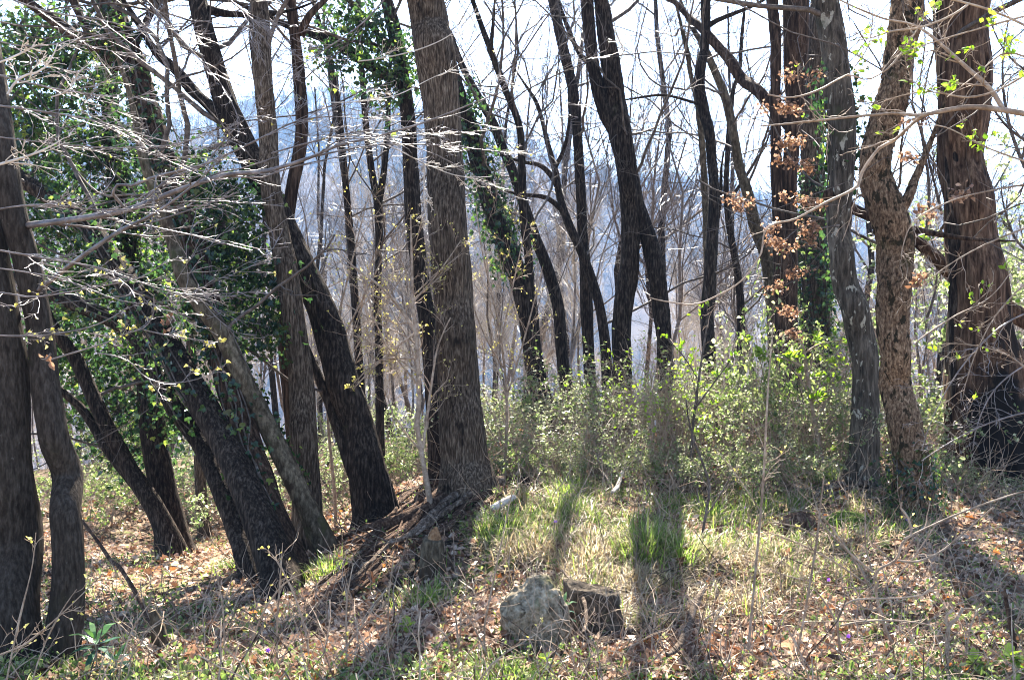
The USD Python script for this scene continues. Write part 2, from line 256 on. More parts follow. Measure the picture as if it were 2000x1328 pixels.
# ------------------------------------------------------------------ terrain
CTRL = [(1000, 1328, 4.6), (0, 1328, 4.3), (2000, 1328, 4.6), (500, 1328, 4.5), (1500, 1328, 4.6), (1050, 1290, 4.95), (1165, 1255, 5.35), (1000, 1140, 6.4), (1250, 1140, 6.4), (1100, 965, 8.3), (1250, 980, 8.1), (1100, 1050, 6.9), (1280, 1060, 6.9),
        (1400, 1010, 7.9), (1450, 1130, 6.4), (1790, 1010, 7.4), (1940, 925, 8.8), (1680, 955, 8.2), (1700, 1150, 6.1), (1950, 1150, 6.0), (915, 970, 8.0), (820, 1090, 6.9), (560, 1165, 6.9), (640, 1100, 7.4), (600, 1080, 8.2), (735, 1025, 8.8),
        (345, 1095, 9.5), (395, 1065, 12.), (200, 1010, 13.), (200, 960, 18.), (500, 960, 16.), (760, 960, 14.), (150, 1255, 5.6), (300, 1200, 6.4), (250, 1120, 8.), (450, 1250, 5.5), (700, 1230, 5.6), (900, 1200, 5.7),
        (1215, 870, 12.), (1065, 855, 11.5), (1385, 855, 13.), (1540, 860, 11.5), (1600, 850, 12.5), (1900, 885, 12.), (1250, 850, 15.5), (1600, 850, 15.5), (900, 880, 15.), (2200, 880, 13.), (2300, 1100, 7.), (-300, 1150, 8.), (-300, 1020, 14.)]
CTRL = np.array(CTRL, float); CP = P(CTRL[:, 0], CTRL[:, 1], CTRL[:, 2])
extra = np.array([[0, 0, 0.05], [-4, 0, .0], [4, 0, .1], [0, -6, .5], [-8, -4, .3], [8, -4, .4], [8, 3, .1], [-8, 4, -.6], [12, 10, .2], [-12, 8, -1.2]])
CP = np.vstack([CP, extra]); _rbf = RBFInterpolator(CP[:, :2], CP[:, 2], kernel='thin_plate_spline', smoothing=.02)
GX, GY = np.linspace(-26, 26, 261), np.linspace(-26, 26, 261)
_gx, _gy = np.meshgrid(GX, GY, indexing='ij')
def sstep(a, b, x): t = np.clip((x - a) / (b - a), 0, 1); return t * t * (3 - 2 * t)
PXR = np.array([-2500, -600, 0, 360, 640, 800, 1000, 1200, 1320, 1500, 1700, 2000, 2600, 4500]); PYR = np.array([420, 300, 238, 255, 218, 252, 312, 353, 372, 420, 470, 520, 560, 560.])
PX2 = np.array([-2500, 0, 1000, 1300, 1600, 2000, 2600, 4500]); PY2 = np.array([420, 400, 385, 372, 392, 415, 400, 420.])
def rough(x, y, sc, oc=3, seed=3): return meshkit.fbm(np.stack([x / sc, y / sc, 0 * x], -1), oc, seed) - .5
def far_z(x, y):
    px = np.clip(CX + F * x / np.maximum(y, 1.), -2500, 4500); r = np.hypot(x, y)
    ys = np.where(y > 0, r * np.sign(y), y)
    z = np.interp(ys, [-4000, -300, -40, 0, 10, 16, 24, 40, 70, 120, 200, 330, 9000], [40, 30, 5, .2, -.1, -.3, -1.6, -5, -15, -30, -44, -50, -50]) - .05 * np.clip(-x, 0, 30) * np.clip(y / 15, 0, 1)
    f = np.clip(y / np.maximum(r, 1), 0, 1) ** .3 * (y > 0)
    h1 = EYE[2] + 780 * ((CY - np.interp(px, PXR, PYR)) / F - .035); h2 = EYE[2] + 1800 * ((CY - np.interp(px, PX2, PY2)) / F - .035)
    up1 = sstep(300, 800, y) ** .8 * (1 - .75 * sstep(800, 1150, y)); up2 = sstep(1050, 1800, y) * (1 - .5 * sstep(1850, 2600, y))
    hill = np.maximum((h1 + 50) * up1, (h2 + 50) * up2) * f
    return z + np.maximum(hill, 0) + rough(x, y, 90., 4, 8) * 26 * sstep(250, 600, y) * f + rough(x, y, 9., 3, 9) * 1.2 * sstep(18, 40, r)
_near = _rbf(np.stack([_gx.ravel(), _gy.ravel()], 1)).reshape(_gx.shape)
_w = sstep(13, 21, np.hypot(_gx, _gy)); _near = _near * (1 - _w) + far_z(_gx, _gy) * _w
_fx, _fy = np.meshgrid(np.linspace(-26, 26, 651), np.linspace(-26, 26, 651), indexing='ij')
def _bil(grid, n, h, x, y):
    u, v = np.clip((x + 26) / h, 0, n - 1.001), np.clip((y + 26) / h, 0, n - 1.001); i, j = u.astype(int), v.astype(int); a, b = u - i, v - j
    return (grid[i, j] * (1 - a) + grid[i + 1, j] * a) * (1 - b) + (grid[i, j + 1] * (1 - a) + grid[i + 1, j + 1] * a) * b
_fine = _bil(_near, 261, .2, _fx, _fy) + .10 * rough(_fx, _fy, .9, 4, 21) + .05 * rough(_fx, _fy, .3, 2, 22)
def ground_z(x, y):
    x, y = np.asarray(x, float), np.asarray(y, float)
    z = _bil(_fine, 651, .08, x, y); out = np.hypot(x, y) > 25
    if np.any(out): z = np.where(out, far_z(x, y), z)
    return z
DG = np.geomspace(2.5, 24.5, 500)
def G(px, py, lift=0.):
    """Where the line of sight through a pixel meets the ground."""
    px, py = np.atleast_1d(np.asarray(px, float)), np.atleast_1d(np.asarray(py, float))
    d = RIGHT * ((px - CX) / F)[:, None] + FWD + UP * ((CY - py) / F)[:, None]
    q = EYE + DG[None, :, None] * d[:, None]; low = q[..., 2] < _bil(_fine, 651, .08, q[..., 0], q[..., 1]); k = np.where(low.any(1), low.argmax(1), len(DG) - 1)
    out = DG[k]; q = EYE + out[:, None] * d; q[:, 2] = ground_z(q[:, 0], q[:, 1]) + lift
    return q, out
def GP(pts, lift=0.):
    q, D = G([p[0] for p in pts], [p[1] for p in pts]); q[:, 2] += lift; return q, D

ang = np.r_[np.linspace(-.62, .62, 430), np.linspace(.62, 2 * np.pi - .62, 92)[1:-1]]; nA = len(ang)
def polar(radii, name, mat):
    r, a = np.meshgrid(radii, ang, indexing='ij'); far = 2450 * sstep(1.35, .95, np.minimum(a, 2 * np.pi - a)) + 320; r = np.where(r > 30, 30 * (far / 30) ** (np.log(np.maximum(r, 30) / 30) / math.log(3500 / 30)), r); r = np.minimum(r, 2420 / np.maximum(np.abs(np.sin(a)), .1)); r = np.minimum(r, 2640 / np.maximum(np.cos(a), .05)); x, y = r * np.sin(a), r * np.cos(a)
    v = np.stack([x, y, ground_z(x, y)], -1).reshape(-1, 3); i, j = np.meshgrid(np.arange(len(radii) - 1), np.arange(nA), indexing='ij'); j2 = (j + 1) % nA
    q = [i * nA + j, (i + 1) * nA + j, (i + 1) * nA + j2, i * nA + j2]
    f = np.vstack([np.stack([q[0], q[2], q[1]], -1).reshape(-1, 3), np.stack([q[0], q[3], q[2]], -1).reshape(-1, 3)])
    if radii[0] < 1: f = np.vstack([f, np.stack([np.full(nA, len(v)), (np.arange(nA) + 1) % nA, np.arange(nA)], 1)]); v = np.vstack([v, [0, 0, float(ground_z(0., 0.))]])
    p = mesh(name, (v, f), mat, smooth=True, kind='structure'); return p
R0 = np.r_[.6, np.geomspace(2.2, 30, 170)]
tag(stage.GetPrimAtPath(polar(R0, 'ground', 'ground_soil')), 'leaf strewn woodland floor sloping down to the left behind the knoll', 'ground')
tag(stage.GetPrimAtPath(polar(np.geomspace(30, 3500, 110), 'hill', 'hill_soil')), 'blue hazy wooded hillside across the valley', 'hill')

# ------------------------------------------------------------------ trees
def stem_world(st, D):
    """st: (px, py, width px[, depth]) from the top of the frame down to the foot -> points and radii from the foot up."""
    st = st[::-1]; d = np.array([s[3] if len(s) > 3 else D for s in st], float)
    if any(len(s) > 3 for s in st):
        k = [i for i, s in enumerate(st) if len(s) > 3]; d = np.interp(np.arange(len(st)), k, [st[i][3] for i in k])
    p = P([s[0] for s in st], [s[1] for s in st], d); r = np.array([s[2] for s in st]) * d / F / 2
    wob = np.random.default_rng(int(abs(st[0][0]))).normal(0, .03, len(st)); wob[0] = 0; p[:, 1] += wob
    return p, r
def root_to_ground(p, r):
    z = float(ground_z(p[0, 0], p[0, 1]))
    if p[0, 2] > z - .06:
        d = p[0] - p[1]; d = d / max(abs(d[2]), .2) * (p[0, 2] - z + .12); d[:2] = np.clip(d[:2], -.35, .35); q = p[0] + d; q[2] = float(ground_z(q[0], q[1])) - .12
        if np.linalg.norm(q - p[0]) > .25: p, r = np.vstack([q, p]), np.r_[r[0] * 1.08, r]
        else: p[0] = q
    return p, r
def carry_up(p, r, h, rng, end=.35):
    d = unit(p[-1] - p[-2]); n = max(2, int(h / .9)); q = [p[-1]]; rr = [r[-1]]
    for i in range(n):
        d = unit(d + rng.normal(0, .09, 3) * [1, 1, .3] + [0, 0, .12]); q.append(q[-1] + d * h / n); rr.append(r[-1] * (1 - (1 - end) * (i + 1) / n))
    return np.vstack([p, q[1:]]), np.r_[r, rr[1:]]
TREES = {}
def tree(name, label, D, stems, bark, cat='tree', group=None, up=5.5, limbs=7, t0=.5, twig='twig_dark', seed=1, flare=.35, furrow=.008, freq=22., along=.12, sides=None, twigs=(4, 3, 2), limb_list=(), flat=0., limb_len=2.2, lumps=.05, bark2=None, rise=.5, step=.06, hz=.9):
    rng = np.random.default_rng(seed); W = [root_to_ground(*stem_world(s, D)) if s[-1][1] > 830 else stem_world(s, D) for s in stems]
    t = thing(name, label, cat, [*W[0][0][0][:2], float(ground_z(*W[0][0][0][:2]))], group); L1 = []
    for k, (p, r) in enumerate(W):
        if stems[k][0][1] <= 5 and up: p, r = carry_up(p, r, up * .45 * rng.uniform(.85, 1.15), rng, .5)
        elif stems[k][0][1] > 5 or not up: p, r = carry_up(p, r, min(1.1, 28 * r[-1]), rng, .15)
        px = 2 * r.max() * F / D / 2
        ns = sides or int(np.clip(px * 1.6, 12, 84))
        mesh('trunk' if k == 0 or stems[k][-1][2] > .55 * stems[0][-1][2] else 'limb', trunk_mesh(p, r, ns, step, furrow if r.max() > .05 else furrow * .3, freq, seed + k, flare if (k == 0 or stems[k][-1][1] > 900) else 0, lumps, along), (bark2 or {}).get(k, bark), t, smooth=True)
        if limbs:
            S, R = polystack(p, r, 40); nl = max(1, int(round(limbs * (1.35 if k == 0 else .8))))
            b, br = grow(S, R, nl, 1, 1.0, 12, rng, up=rise, wob=.2, t0=t0 * .85, t1=.9, rr=.26, rmin=.005, rmax=.024, rel=False, flat=.2)
            b = b[:, :1] + (b - b[:, :1]) * limb_len * 2.2; L1.append((b, br))
    for ll in limb_list:
        p, r = stem_world(ll, D); mesh('limb', trunk_mesh(p, r, 14, .07, .003, 30., seed + 31, 0, .06), bark, t, smooth=True); L1.append(polystack(p, r, 12))
        if rng.random() < 2:
            b, br = grow(*polystack(p, r, 20), 5, .35, .8, 10, rng, up=.3, t0=.25, rr=.5, rmin=.005); L1.append((b, br))
    fine = []
    for n_i, (b, br) in enumerate(L1):
        if n_i < len(stems) and limbs:
            for q in range(len(b)): mesh('branch', tubes(b[q:q + 1], br[q:q + 1], 6), twig if bark != 'bark_smooth' else bark, t, smooth=True)
        P1, R1 = b, br
        for k, (c, n) in enumerate(zip(twigs, (8, 6, 4))):
            P1, R1 = grow(P1, R1, c, .5 if k == 0 else .55, .75, n, rng, up=.25, wob=.2, flat=flat, rr=.55, rmin=.0011, t0=.15)
            fine.append(tubes(P1, R1, 4 if k == 0 else 3))
    if fine: mesh('twigs', join(fine), twig, t, kind='stuff')
    TREES[label[:12] + str(seed)] = W
    return t, W
BEECH, BW = tree('beech_tree', 'smooth grey tree with two bare stems joined at the foot, closest to the left edge', 4.6,
    [[(-70, 0, 40), (-50, 250, 52), (-30, 450, 70), (-8, 600, 86), (2, 700, 92), (4, 900, 100), (12, 1050, 104), (22, 1200, 112), (34, 1345, 130)],
     [(-30, 0, 34), (-12, 150, 40), (12, 280, 46), (28, 400, 50), (52, 520, 50), (74, 650, 50), (88, 750, 54), (104, 850, 57), (116, 930, 58), (134, 1010, 58), (140, 1100, 60), (132, 1200, 66), (112, 1290, 78), (80, 1350, 100)]],
    'bark_smooth', up=6, limbs=4, t0=.75, twig='twig_grey', seed=11, flare=.25, furrow=.002, freq=40, lumps=.07, sides=72, step=.04)
tree('slender_leaning_tree', 'slender pair of bowed stems rising from one dark foot on the left slope', 9.5,
    [[(70, 560, 12), (110, 640, 22), (150, 705, 27), (210, 830, 30), (245, 905, 33), (300, 985, 36), (345, 1085, 46)],
     [(60, 690, 9), (110, 750, 14), (160, 800, 17), (215, 885, 19), (272, 965, 20), (322, 1080, 26)]], 'bark_dark', up=0, limbs=2, seed=12, furrow=.004, limb_len=1.2)
tree('ivy_clad_tree', 'dark upright trunk vanishing into hanging ivy above the left slope', 9.9,
    [[(200, -10, 30), (225, 300, 36), (262, 560, 42), (285, 740, 46), (300, 850, 50), (318, 950, 54), (338, 1060, 66), (348, 1085, 80)]], 'bark_dark', up=3, limbs=4, seed=13, flare=.4)
tree('thin_post_tree', 'thin straight brown trunk standing alone behind the leaning cluster on the left', 12.5,
    [[(350, 500, 14), (375, 700, 18), (390, 850, 21), (397, 1000, 23), (402, 1070, 28)]], 'bark_ridged', up=0, limbs=2, seed=14, limb_len=1.)
tree('leaning_tree', 'thick furrowed trunk leaning far left out of the dark cluster', 7.1,
    [[(60, 360, 29, 8.6), (130, 410, 35), (205, 480, 40), (262, 570, 45), (318, 660, 49), (370, 745, 52), (430, 850, 57), (480, 950, 62), (525, 1060, 71), (560, 1165, 87, 7.0)],
     [(40, 545, 20, 8.6), (140, 590, 27), (240, 640, 32), (292, 695, 35), (340, 780, 39), (390, 870, 40), (435, 955, 42), (468, 1040, 49), (488, 1085, 59, 7.6)]], 'bark_dark', up=0, limbs=3, seed=15, flare=.5, furrow=.012, limb_len=1.5)
tree('red_brown_tree', 'tall reddish brown trunk with ivy, bending left across the upper left sky', 7.4,
    [[(205, -20, 44, 9), (235, 60, 46), (262, 130, 50), (285, 215, 50), (312, 290, 48), (340, 365, 50), (368, 450, 52), (395, 545, 52), (418, 640, 50), (446, 740, 52), (482, 860, 54), (520, 980, 60), (556, 1090, 74), (575, 1160, 90, 7.2)],
     [(30, -12, 18, 9), (90, 30, 20), (150, 72, 22), (207, 108, 26, 8.9)], [(140, -5, 15, 9), (165, 45, 18), (186, 80, 20), (232, 130, 24, 8.8)], [(312, -8, 12, 9), (290, 30, 14), (262, 90, 18, 8.9)]],
    'bark_red', up=4, limbs=5, t0=.45, seed=16, flare=.4, furrow=.012)
tree('pale_stem_tree', 'pale lichen spotted stem curving up right to left with ivy along its flank', 7.7,
    [[(285, 330, 20), (310, 400, 24), (338, 475, 27), (362, 535, 29), (400, 600, 30), (436, 655, 32), (470, 725, 33), (515, 815, 36), (566, 918, 40), (606, 1000, 44), (640, 1085, 54)]], 'bark_pale', up=0, limbs=2, seed=17, furrow=.002, limb_len=1.2, flare=.3, lumps=.1)
tree('straight_oak_tree', 'grey ridged trunk rising straight just left of the leaning black one', 8.3,
    [[(503, -10, 34), (508, 60, 36), (517, 170, 37), (521, 260, 37), (527, 350, 39), (545, 460, 42), (562, 540, 44), (575, 640, 46), (588, 750, 50), (594, 850, 53), (599, 960, 58), (602, 1085, 66)]], 'bark_ridged', up=6, limbs=6, t0=.62, seed=18, furrow=.009, freq=30)
tree('brown_trunk_tree', 'narrow brown trunk half hidden behind the straight grey one', 9.2,
    [[(566, -10, 20), (578, 90, 22), (588, 200, 25), (586, 290, 26), (571, 370, 26), (560, 450, 26), (552, 560, 26), (558, 680, 27), (567, 790, 28), (578, 900, 30), (592, 1020, 34)],
     [(640, -6, 10), (612, 30, 14), (588, 68, 18)]], 'bark_red', up=5, limbs=6, t0=.6, seed=19, freq=30, furrow=.005)
tree('black_leaning_tree', 'stout blackish trunk leaning left, with a split dead stem at its foot', 8.8,
    [[(383, -12, 36), (402, 60, 38), (430, 170, 44), (470, 270, 47), (512, 350, 48), (555, 445, 50), (598, 540, 54), (640, 640, 60), (668, 740, 66), (694, 830, 70), (714, 910, 75), (730, 985, 82), (738, 1030, 96)],
     [(608, 695, 14), (626, 745, 20), (648, 800, 24), (676, 880, 26), (704, 960, 30), (722, 1015, 36)],
     [(268, 45, 14), (300, 98, 17), (340, 132, 20), (372, 172, 22), (424, 222, 24), (458, 270, 28)], [(500, 32, 12), (450, 24, 14), (405, 20, 20)]], 'bark_dark', up=6, limbs=7, t0=.55, seed=20, furrow=.014, flare=.45)
tree('slim_tree', 'slim dark pole rising clear of the undergrowth, right of the black leaning trunk', 12.5,
    [[(612, -5, 9), (636, 90, 10), (655, 170, 11), (664, 240, 12), (674, 340, 13), (684, 470, 15), (694, 600, 16), (702, 720, 17), (708, 840, 19), (712, 950, 22)]], 'bark_dark', up=4, limbs=7, t0=.45, seed=21, furrow=.002)
tree('forked_slim_tree', 'slim pole that forks in two halfway up, left of the biggest central trunk', 12.,
    [[(700, -8, 9), (706, 130, 11), (716, 250, 13), (727, 340, 14), (738, 400, 18), (739, 480, 15), (737, 580, 15), (740, 700, 16), (742, 850, 18), (744, 960, 22)], [(760, 140, 9), (757, 250, 11), (751, 330, 12), (739, 398, 15)]], 'bark_dark', up=4, limbs=8, t0=.4, seed=22, furrow=.002)
tree('hidden_trunk_tree', 'dark trunk partly hidden behind the left edge of the biggest central trunk', 10.2,
    [[(752, -10, 24), (770, 60, 26), (784, 140, 28), (797, 230, 29), (801, 330, 31), (808, 430, 34), (820, 540, 34), (836, 640, 34), (845, 740, 34), (852, 850, 36), (858, 960, 42)],
     [(590, 62, 16), (640, 78, 20), (690, 105, 22), (740, 138, 24), (786, 160, 28)], [(690, 12, 12), (725, 50, 14), (755, 85, 18), (772, 105, 22)]], 'bark_dark', up=5, limbs=4, t0=.6, seed=23, furrow=.008)
tree('big_oak_tree', 'biggest trunk in the middle with finely ridged grey brown bark and a dark stain', 8.0,
    [[(828, -14, 74), (838, 40, 75), (848, 95, 78), (857, 160, 76), (863, 220, 72), (867, 300, 72), (873, 400, 75), (878, 480, 77), (884, 570, 78), (891, 660, 80), (896, 750, 83), (902, 830, 86), (908, 900, 94), (914, 950, 112), (916, 975, 136)]],
    'bark_ridged', up=7, limbs=5, t0=.72, seed=24, furrow=.011, freq=34, along=.07, flare=.3, sides=110, step=.04, lumps=.04)
tree('ivy_trunk_tree', 'leaning trunk with ivy sleeve immediately right of the biggest central trunk', 11.3,
    [[(868, 60, 20), (890, 160, 26), (916, 240, 30), (938, 320, 33), (960, 400, 35), (985, 470, 36), (1010, 540, 37), (1030, 620, 37), (1042, 700, 38), (1055, 765, 40), (1068, 850, 48)]], 'bark_dark', up=0, limbs=4, t0=.5, seed=25, furrow=.01)
tree('leaning_slim_tree', 'slim trunk leaning left with its top crossing behind the biggest central trunk', 11.8,
    [[(880, 70, 12), (905, 135, 14), (932, 185, 16), (962, 238, 18), (982, 290, 19), (1003, 340, 20), (1025, 405, 21), (1044, 460, 22), (1062, 505, 23), (1080, 558, 24), (1092, 610, 24), (1098, 690, 25), (1105, 760, 26), (1112, 850, 32)]], 'bark_dark', up=0, limbs=5, t0=.4, seed=26, furrow=.006)
tree('twisted_slim_tree', 'thin crooked dark stem with side shoots, second right of the biggest central trunk', 11.,
    [[(920, -8, 9), (942, 55, 11), (960, 105, 13), (985, 170, 14), (1006, 220, 14), (1018, 280, 14), (1020, 350, 15), (1022, 420, 16), (1031, 490, 17), (1036, 560, 18), (1044, 640, 20), (1052, 840, 26)], [(965, 20, 5), (962, 60, 7), (958, 98, 9)]], 'bark_dark', up=4, limbs=8, t0=.5, seed=27, furrow=.003)
tree('branching_tree', 'small bare tree with arching left boughs on the skyline of the hill', 13.,
    [[(1030, 170, 6), (1045, 195, 8), (1062, 245, 9), (1072, 290, 11), (1084, 330, 13), (1094, 385, 15), (1112, 440, 17), (1135, 490, 18), (1158, 550, 19), (1175, 620, 20), (1183, 690, 22), (1190, 860, 28)],
     [(1022, 316, 7), (1050, 322, 9), (1075, 342, 11), (1090, 370, 12)], [(1020, 380, 7), (1060, 385, 9), (1092, 405, 11), (1105, 425, 12)], [(1112, 215, 5), (1108, 265, 7), (1098, 300, 8), (1085, 325, 10)]], 'bark_dark', up=0, limbs=6, t0=.3, seed=28, furrow=.003)
tree('pole_tree', 'tall nearly straight dark trunk rising between the hill and the S shaped trunk', 13.5,
    [[(1077, -12, 21), (1088, 40, 20), (1098, 88, 20), (1113, 146, 21), (1124, 215, 20), (1129, 290, 19), (1134, 372, 20), (1138, 450, 20), (1143, 530, 23), (1146, 605, 25), (1150, 690, 23), (1154, 760, 25), (1160, 860, 30)], [(1086, -8, 8), (1110, 55, 9), (1130, 100, 10), (1150, 122, 12)]], 'bark_dark', up=5, limbs=5, t0=.6, seed=29, furrow=.004)
tree('s_shaped_tree', 'S shaped dark trunk that forks at the top, with a second leg below', 11.2,
    [[(1172, -14, 28), (1178, 30, 32), (1187, 90, 36), (1196, 150, 38), (1203, 205, 42), (1211, 260, 45), (1220, 310, 41), (1226, 360, 38), (1231, 410, 37), (1232, 460, 36), (1229, 518, 38), (1219, 585, 39), (1213, 653, 38), (1214, 715, 38), (1216, 860, 44)],
     [(1146, -14, 27), (1148, 30, 25), (1152, 75, 24), (1159, 130, 24), (1170, 185, 24), (1184, 225, 28), (1205, 262, 28)],
     [(1236, 355, 26), (1247, 405, 30), (1264, 455, 33), (1280, 520, 36), (1290, 590, 34), (1296, 655, 31), (1300, 720, 30), (1306, 860, 38)], [(1178, 163, 7), (1168, 140, 9), (1160, 120, 10)]], 'bark_dark', up=6, limbs=4, t0=.7, seed=30, furrow=.01, sides=48, freq=30)
tree('crooked_tree', 'dark trunk with a kink near the top, right of the S shaped one', 11.6,
    [[(1378, -14, 20), (1379, 40, 19), (1377, 90, 19), (1368, 136, 20), (1367, 178, 23), (1376, 215, 23), (1385, 260, 21), (1390, 310, 20), (1393, 373, 20), (1391, 450, 23), (1387, 520, 23), (1383, 602, 26), (1383, 690, 27), (1388, 860, 34)],
     [(1470, 12, 7), (1440, 25, 8), (1405, 38, 10), (1385, 50, 11)], [(1210, 195, 3), (1290, 187, 5), (1345, 196, 6), (1370, 205, 8)]], 'bark_dark', up=5, limbs=5, t0=.6, seed=31, furrow=.006)
tree('light_bark_tree', 'paler trunk leaning left behind the kinked one, sunlit on its edge', 13.,
    [[(1358, 60, 10), (1374, 90, 13), (1388, 120, 15), (1410, 170, 16), (1425, 220, 18), (1434, 275, 18), (1445, 330, 19), (1458, 375, 21), (1475, 440, 25), (1496, 490, 27), (1508, 560, 28), (1514, 650, 30), (1520, 860, 36)],
     [(1326, 30, 6), (1338, 90, 9), (1352, 150, 10), (1364, 220, 12), (1372, 300, 13), (1377, 380, 13), (1380, 470, 14), (1382, 560, 15)]], 'bark_pale', up=0, limbs=5, t0=.4, seed=32, furrow=.004)
tree('back_pole_tree', 'thin dark pole in the gap right of the kinked trunk', 14.,
    [[(1450, 60, 7), (1446, 130, 8), (1428, 190, 9), (1424, 260, 10), (1418, 340, 10), (1420, 400, 12), (1428, 460, 14), (1440, 530, 14), (1446, 600, 15), (1448, 690, 17), (1450, 860, 22)],
     [(1408, 380, 8), (1400, 450, 9), (1396, 520, 10), (1392, 600, 11)], [(1492, 290, 5), (1472, 320, 6), (1450, 355, 7), (1424, 390, 8)]], 'bark_dark', up=0, limbs=8, t0=.3, seed=33, furrow=.002)
tree('double_trunk_tree', 'twin dark trunks fused low down behind the hanging brown leaves', 10.6,
    [[(1556, -12, 52), (1555, 60, 50), (1556, 130, 46), (1554, 200, 38), (1545, 280, 30), (1541, 360, 32), (1540, 430, 36), (1537, 520, 42), (1535, 620, 46), (1538, 720, 48), (1542, 860, 56)],
     [(1512, -12, 23), (1513, 100, 22), (1513, 210, 21), (1516, 310, 23), (1520, 400, 26), (1524, 480, 30), (1528, 580, 34)],
     [(1270, -12, 8, 12.2), (1315, 6, 11), (1345, 32, 13), (1368, 56, 16), (1392, 80, 19), (1420, 108, 21), (1450, 150, 23), (1480, 182, 23), (1512, 215, 22), (1545, 250, 24, 10.7)]], 'bark_red', up=6, limbs=4, t0=.7, seed=34, furrow=.01)
tree('ivy_sleeved_tree', 'trunk sleeved in dark ivy between the twin trunks and the leaning grey one', 12.2,
    [[(1600, -12, 36), (1594, 120, 42), (1588, 220, 44), (1587, 305, 46), (1589, 400, 48), (1590, 480, 52), (1592, 560, 54), (1596, 655, 54), (1602, 755, 56), (1606, 860, 62)]], 'bark_ridged', up=5, limbs=4, t0=.65, seed=35, furrow=.008)
tree('lichen_spotted_tree', 'bent grey trunk blotched with pale lichen, touching the flaky barked one', 8.3,
    [[(1606, -14, 52), (1618, 40, 50), (1625, 90, 50), (1632, 150, 51), (1640, 215, 53), (1644, 290, 50), (1642, 370, 47), (1641, 440, 45), (1645, 500, 46), (1653, 555, 50), (1668, 602, 53), (1682, 650, 54), (1692, 705, 52), (1694, 760, 52), (1691, 830, 55), (1689, 890, 56), (1684, 940, 66), (1682, 965, 84)],
     [(1700, 425, 20), (1672, 410, 22), (1640, 392, 24), (1610, 378, 26)]], 'bark_lichen', up=6, limbs=5, t0=.65, seed=36, furrow=.006, flare=.4, bark2={1: 'bark_red'})
tree('flaky_bark_tree', 'wavy trunk with flaking ochre bark and small green plants at its foot', 7.5,
    [[(1770, -14, 62), (1763, 50, 60), (1756, 110, 57), (1748, 160, 59), (1734, 215, 62), (1716, 275, 60), (1708, 315, 59), (1712, 355, 63), (1726, 400, 68), (1744, 450, 71), (1750, 500, 70), (1746, 555, 68), (1743, 620, 63), (1748, 690, 57), (1756, 755, 59), (1765, 823, 64), (1776, 900, 67), (1786, 970, 76), (1790, 1015, 96)],
     [(1808, 300, 12), (1790, 345, 16), (1768, 385, 20), (1752, 425, 22)]], 'bark_flaky', up=6, limbs=5, t0=.6, seed=37, furrow=.012, freq=60, along=.5, flare=.3, sides=84, step=.03)
tree('massive_tree', 'massive red brown trunk with a blackened hollow foot at the right edge', 8.8,
    [[(1880, -14, 106), (1879, 60, 104), (1878, 136, 101), (1880, 220, 93), (1884, 305, 88), (1892, 390, 93), (1900, 460, 99), (1908, 552, 106), (1916, 640, 124), (1924, 720, 146), (1930, 800, 158), (1936, 880, 172), (1940, 925, 196)],
     [(1846, -14, 46), (1856, 120, 44), (1862, 260, 42), (1868, 400, 44), (1876, 520, 48), (1880, 640, 54), (1882, 740, 60), (1884, 850, 64), (1884, 915, 76)],
     [(1790, 470, 26, 9.3), (1830, 505, 28), (1868, 535, 32), (1910, 565, 32), (1962, 598, 32), (2030, 640, 30, 9.3)]], 'bark_massive', up=6, limbs=5, t0=.6, seed=38, furrow=.03, freq=13, along=.07, flare=.35, sides=110, step=.05, lumps=.08, bark2={1: 'bark_dark'})

# ------------------------------------------------------------------ the wood on the far hill (stuff)
def bare_tree_proto(h, seed, c=(9, 5, 4), r=.12, spread=.5, sides=(5, 3, 3), rmin=.03, lean=.06):
    rng = np.random.default_rng(seed); n = 7; p = np.zeros((n, 3)); p[:, 2] = np.linspace(0, h, n); p[:, :2] += np.cumsum(rng.normal(0, lean * h / n, (n, 2)), 0); p[0, :2] = 0
    rr = np.linspace(r, r * .25, n); out = [tubes(p[None], rr[None], sides[0])]; A, B = p[None], rr[None]
    for k, cc in enumerate(c):
        A, B = grow(A, B, cc, spread if k == 0 else .55, .65, 5 if k == 0 else 4, rng, up=.5, t0=.3 if k == 0 else .15, rr=.5, rmin=rmin); out.append(tubes(A, B, 3))
    return out
def conifer_proto(h, seed):
    rng = np.random.default_rng(seed); p = np.zeros((5, 3)); p[:, 2] = np.linspace(0, h, 5); n = 90; t = np.sort(rng.random(n)) ** .8 * .88 + .1; az = rng.uniform(0, 6.28, n); ln = (1 - t) * h * .26 * rng.uniform(.7, 1.2, n) + .25
    d = np.stack([np.cos(az), np.sin(az), -.25 + 0 * az], 1); C = np.stack([0 * t, 0 * t, t * h], 1)
    return [tubes(p[None], np.linspace(.16, .03, 5)[None], 5), leaves(C, d, np.tile([0, 0, 1.], (n, 1)), ln, LEAF4, rng, 1.5)]
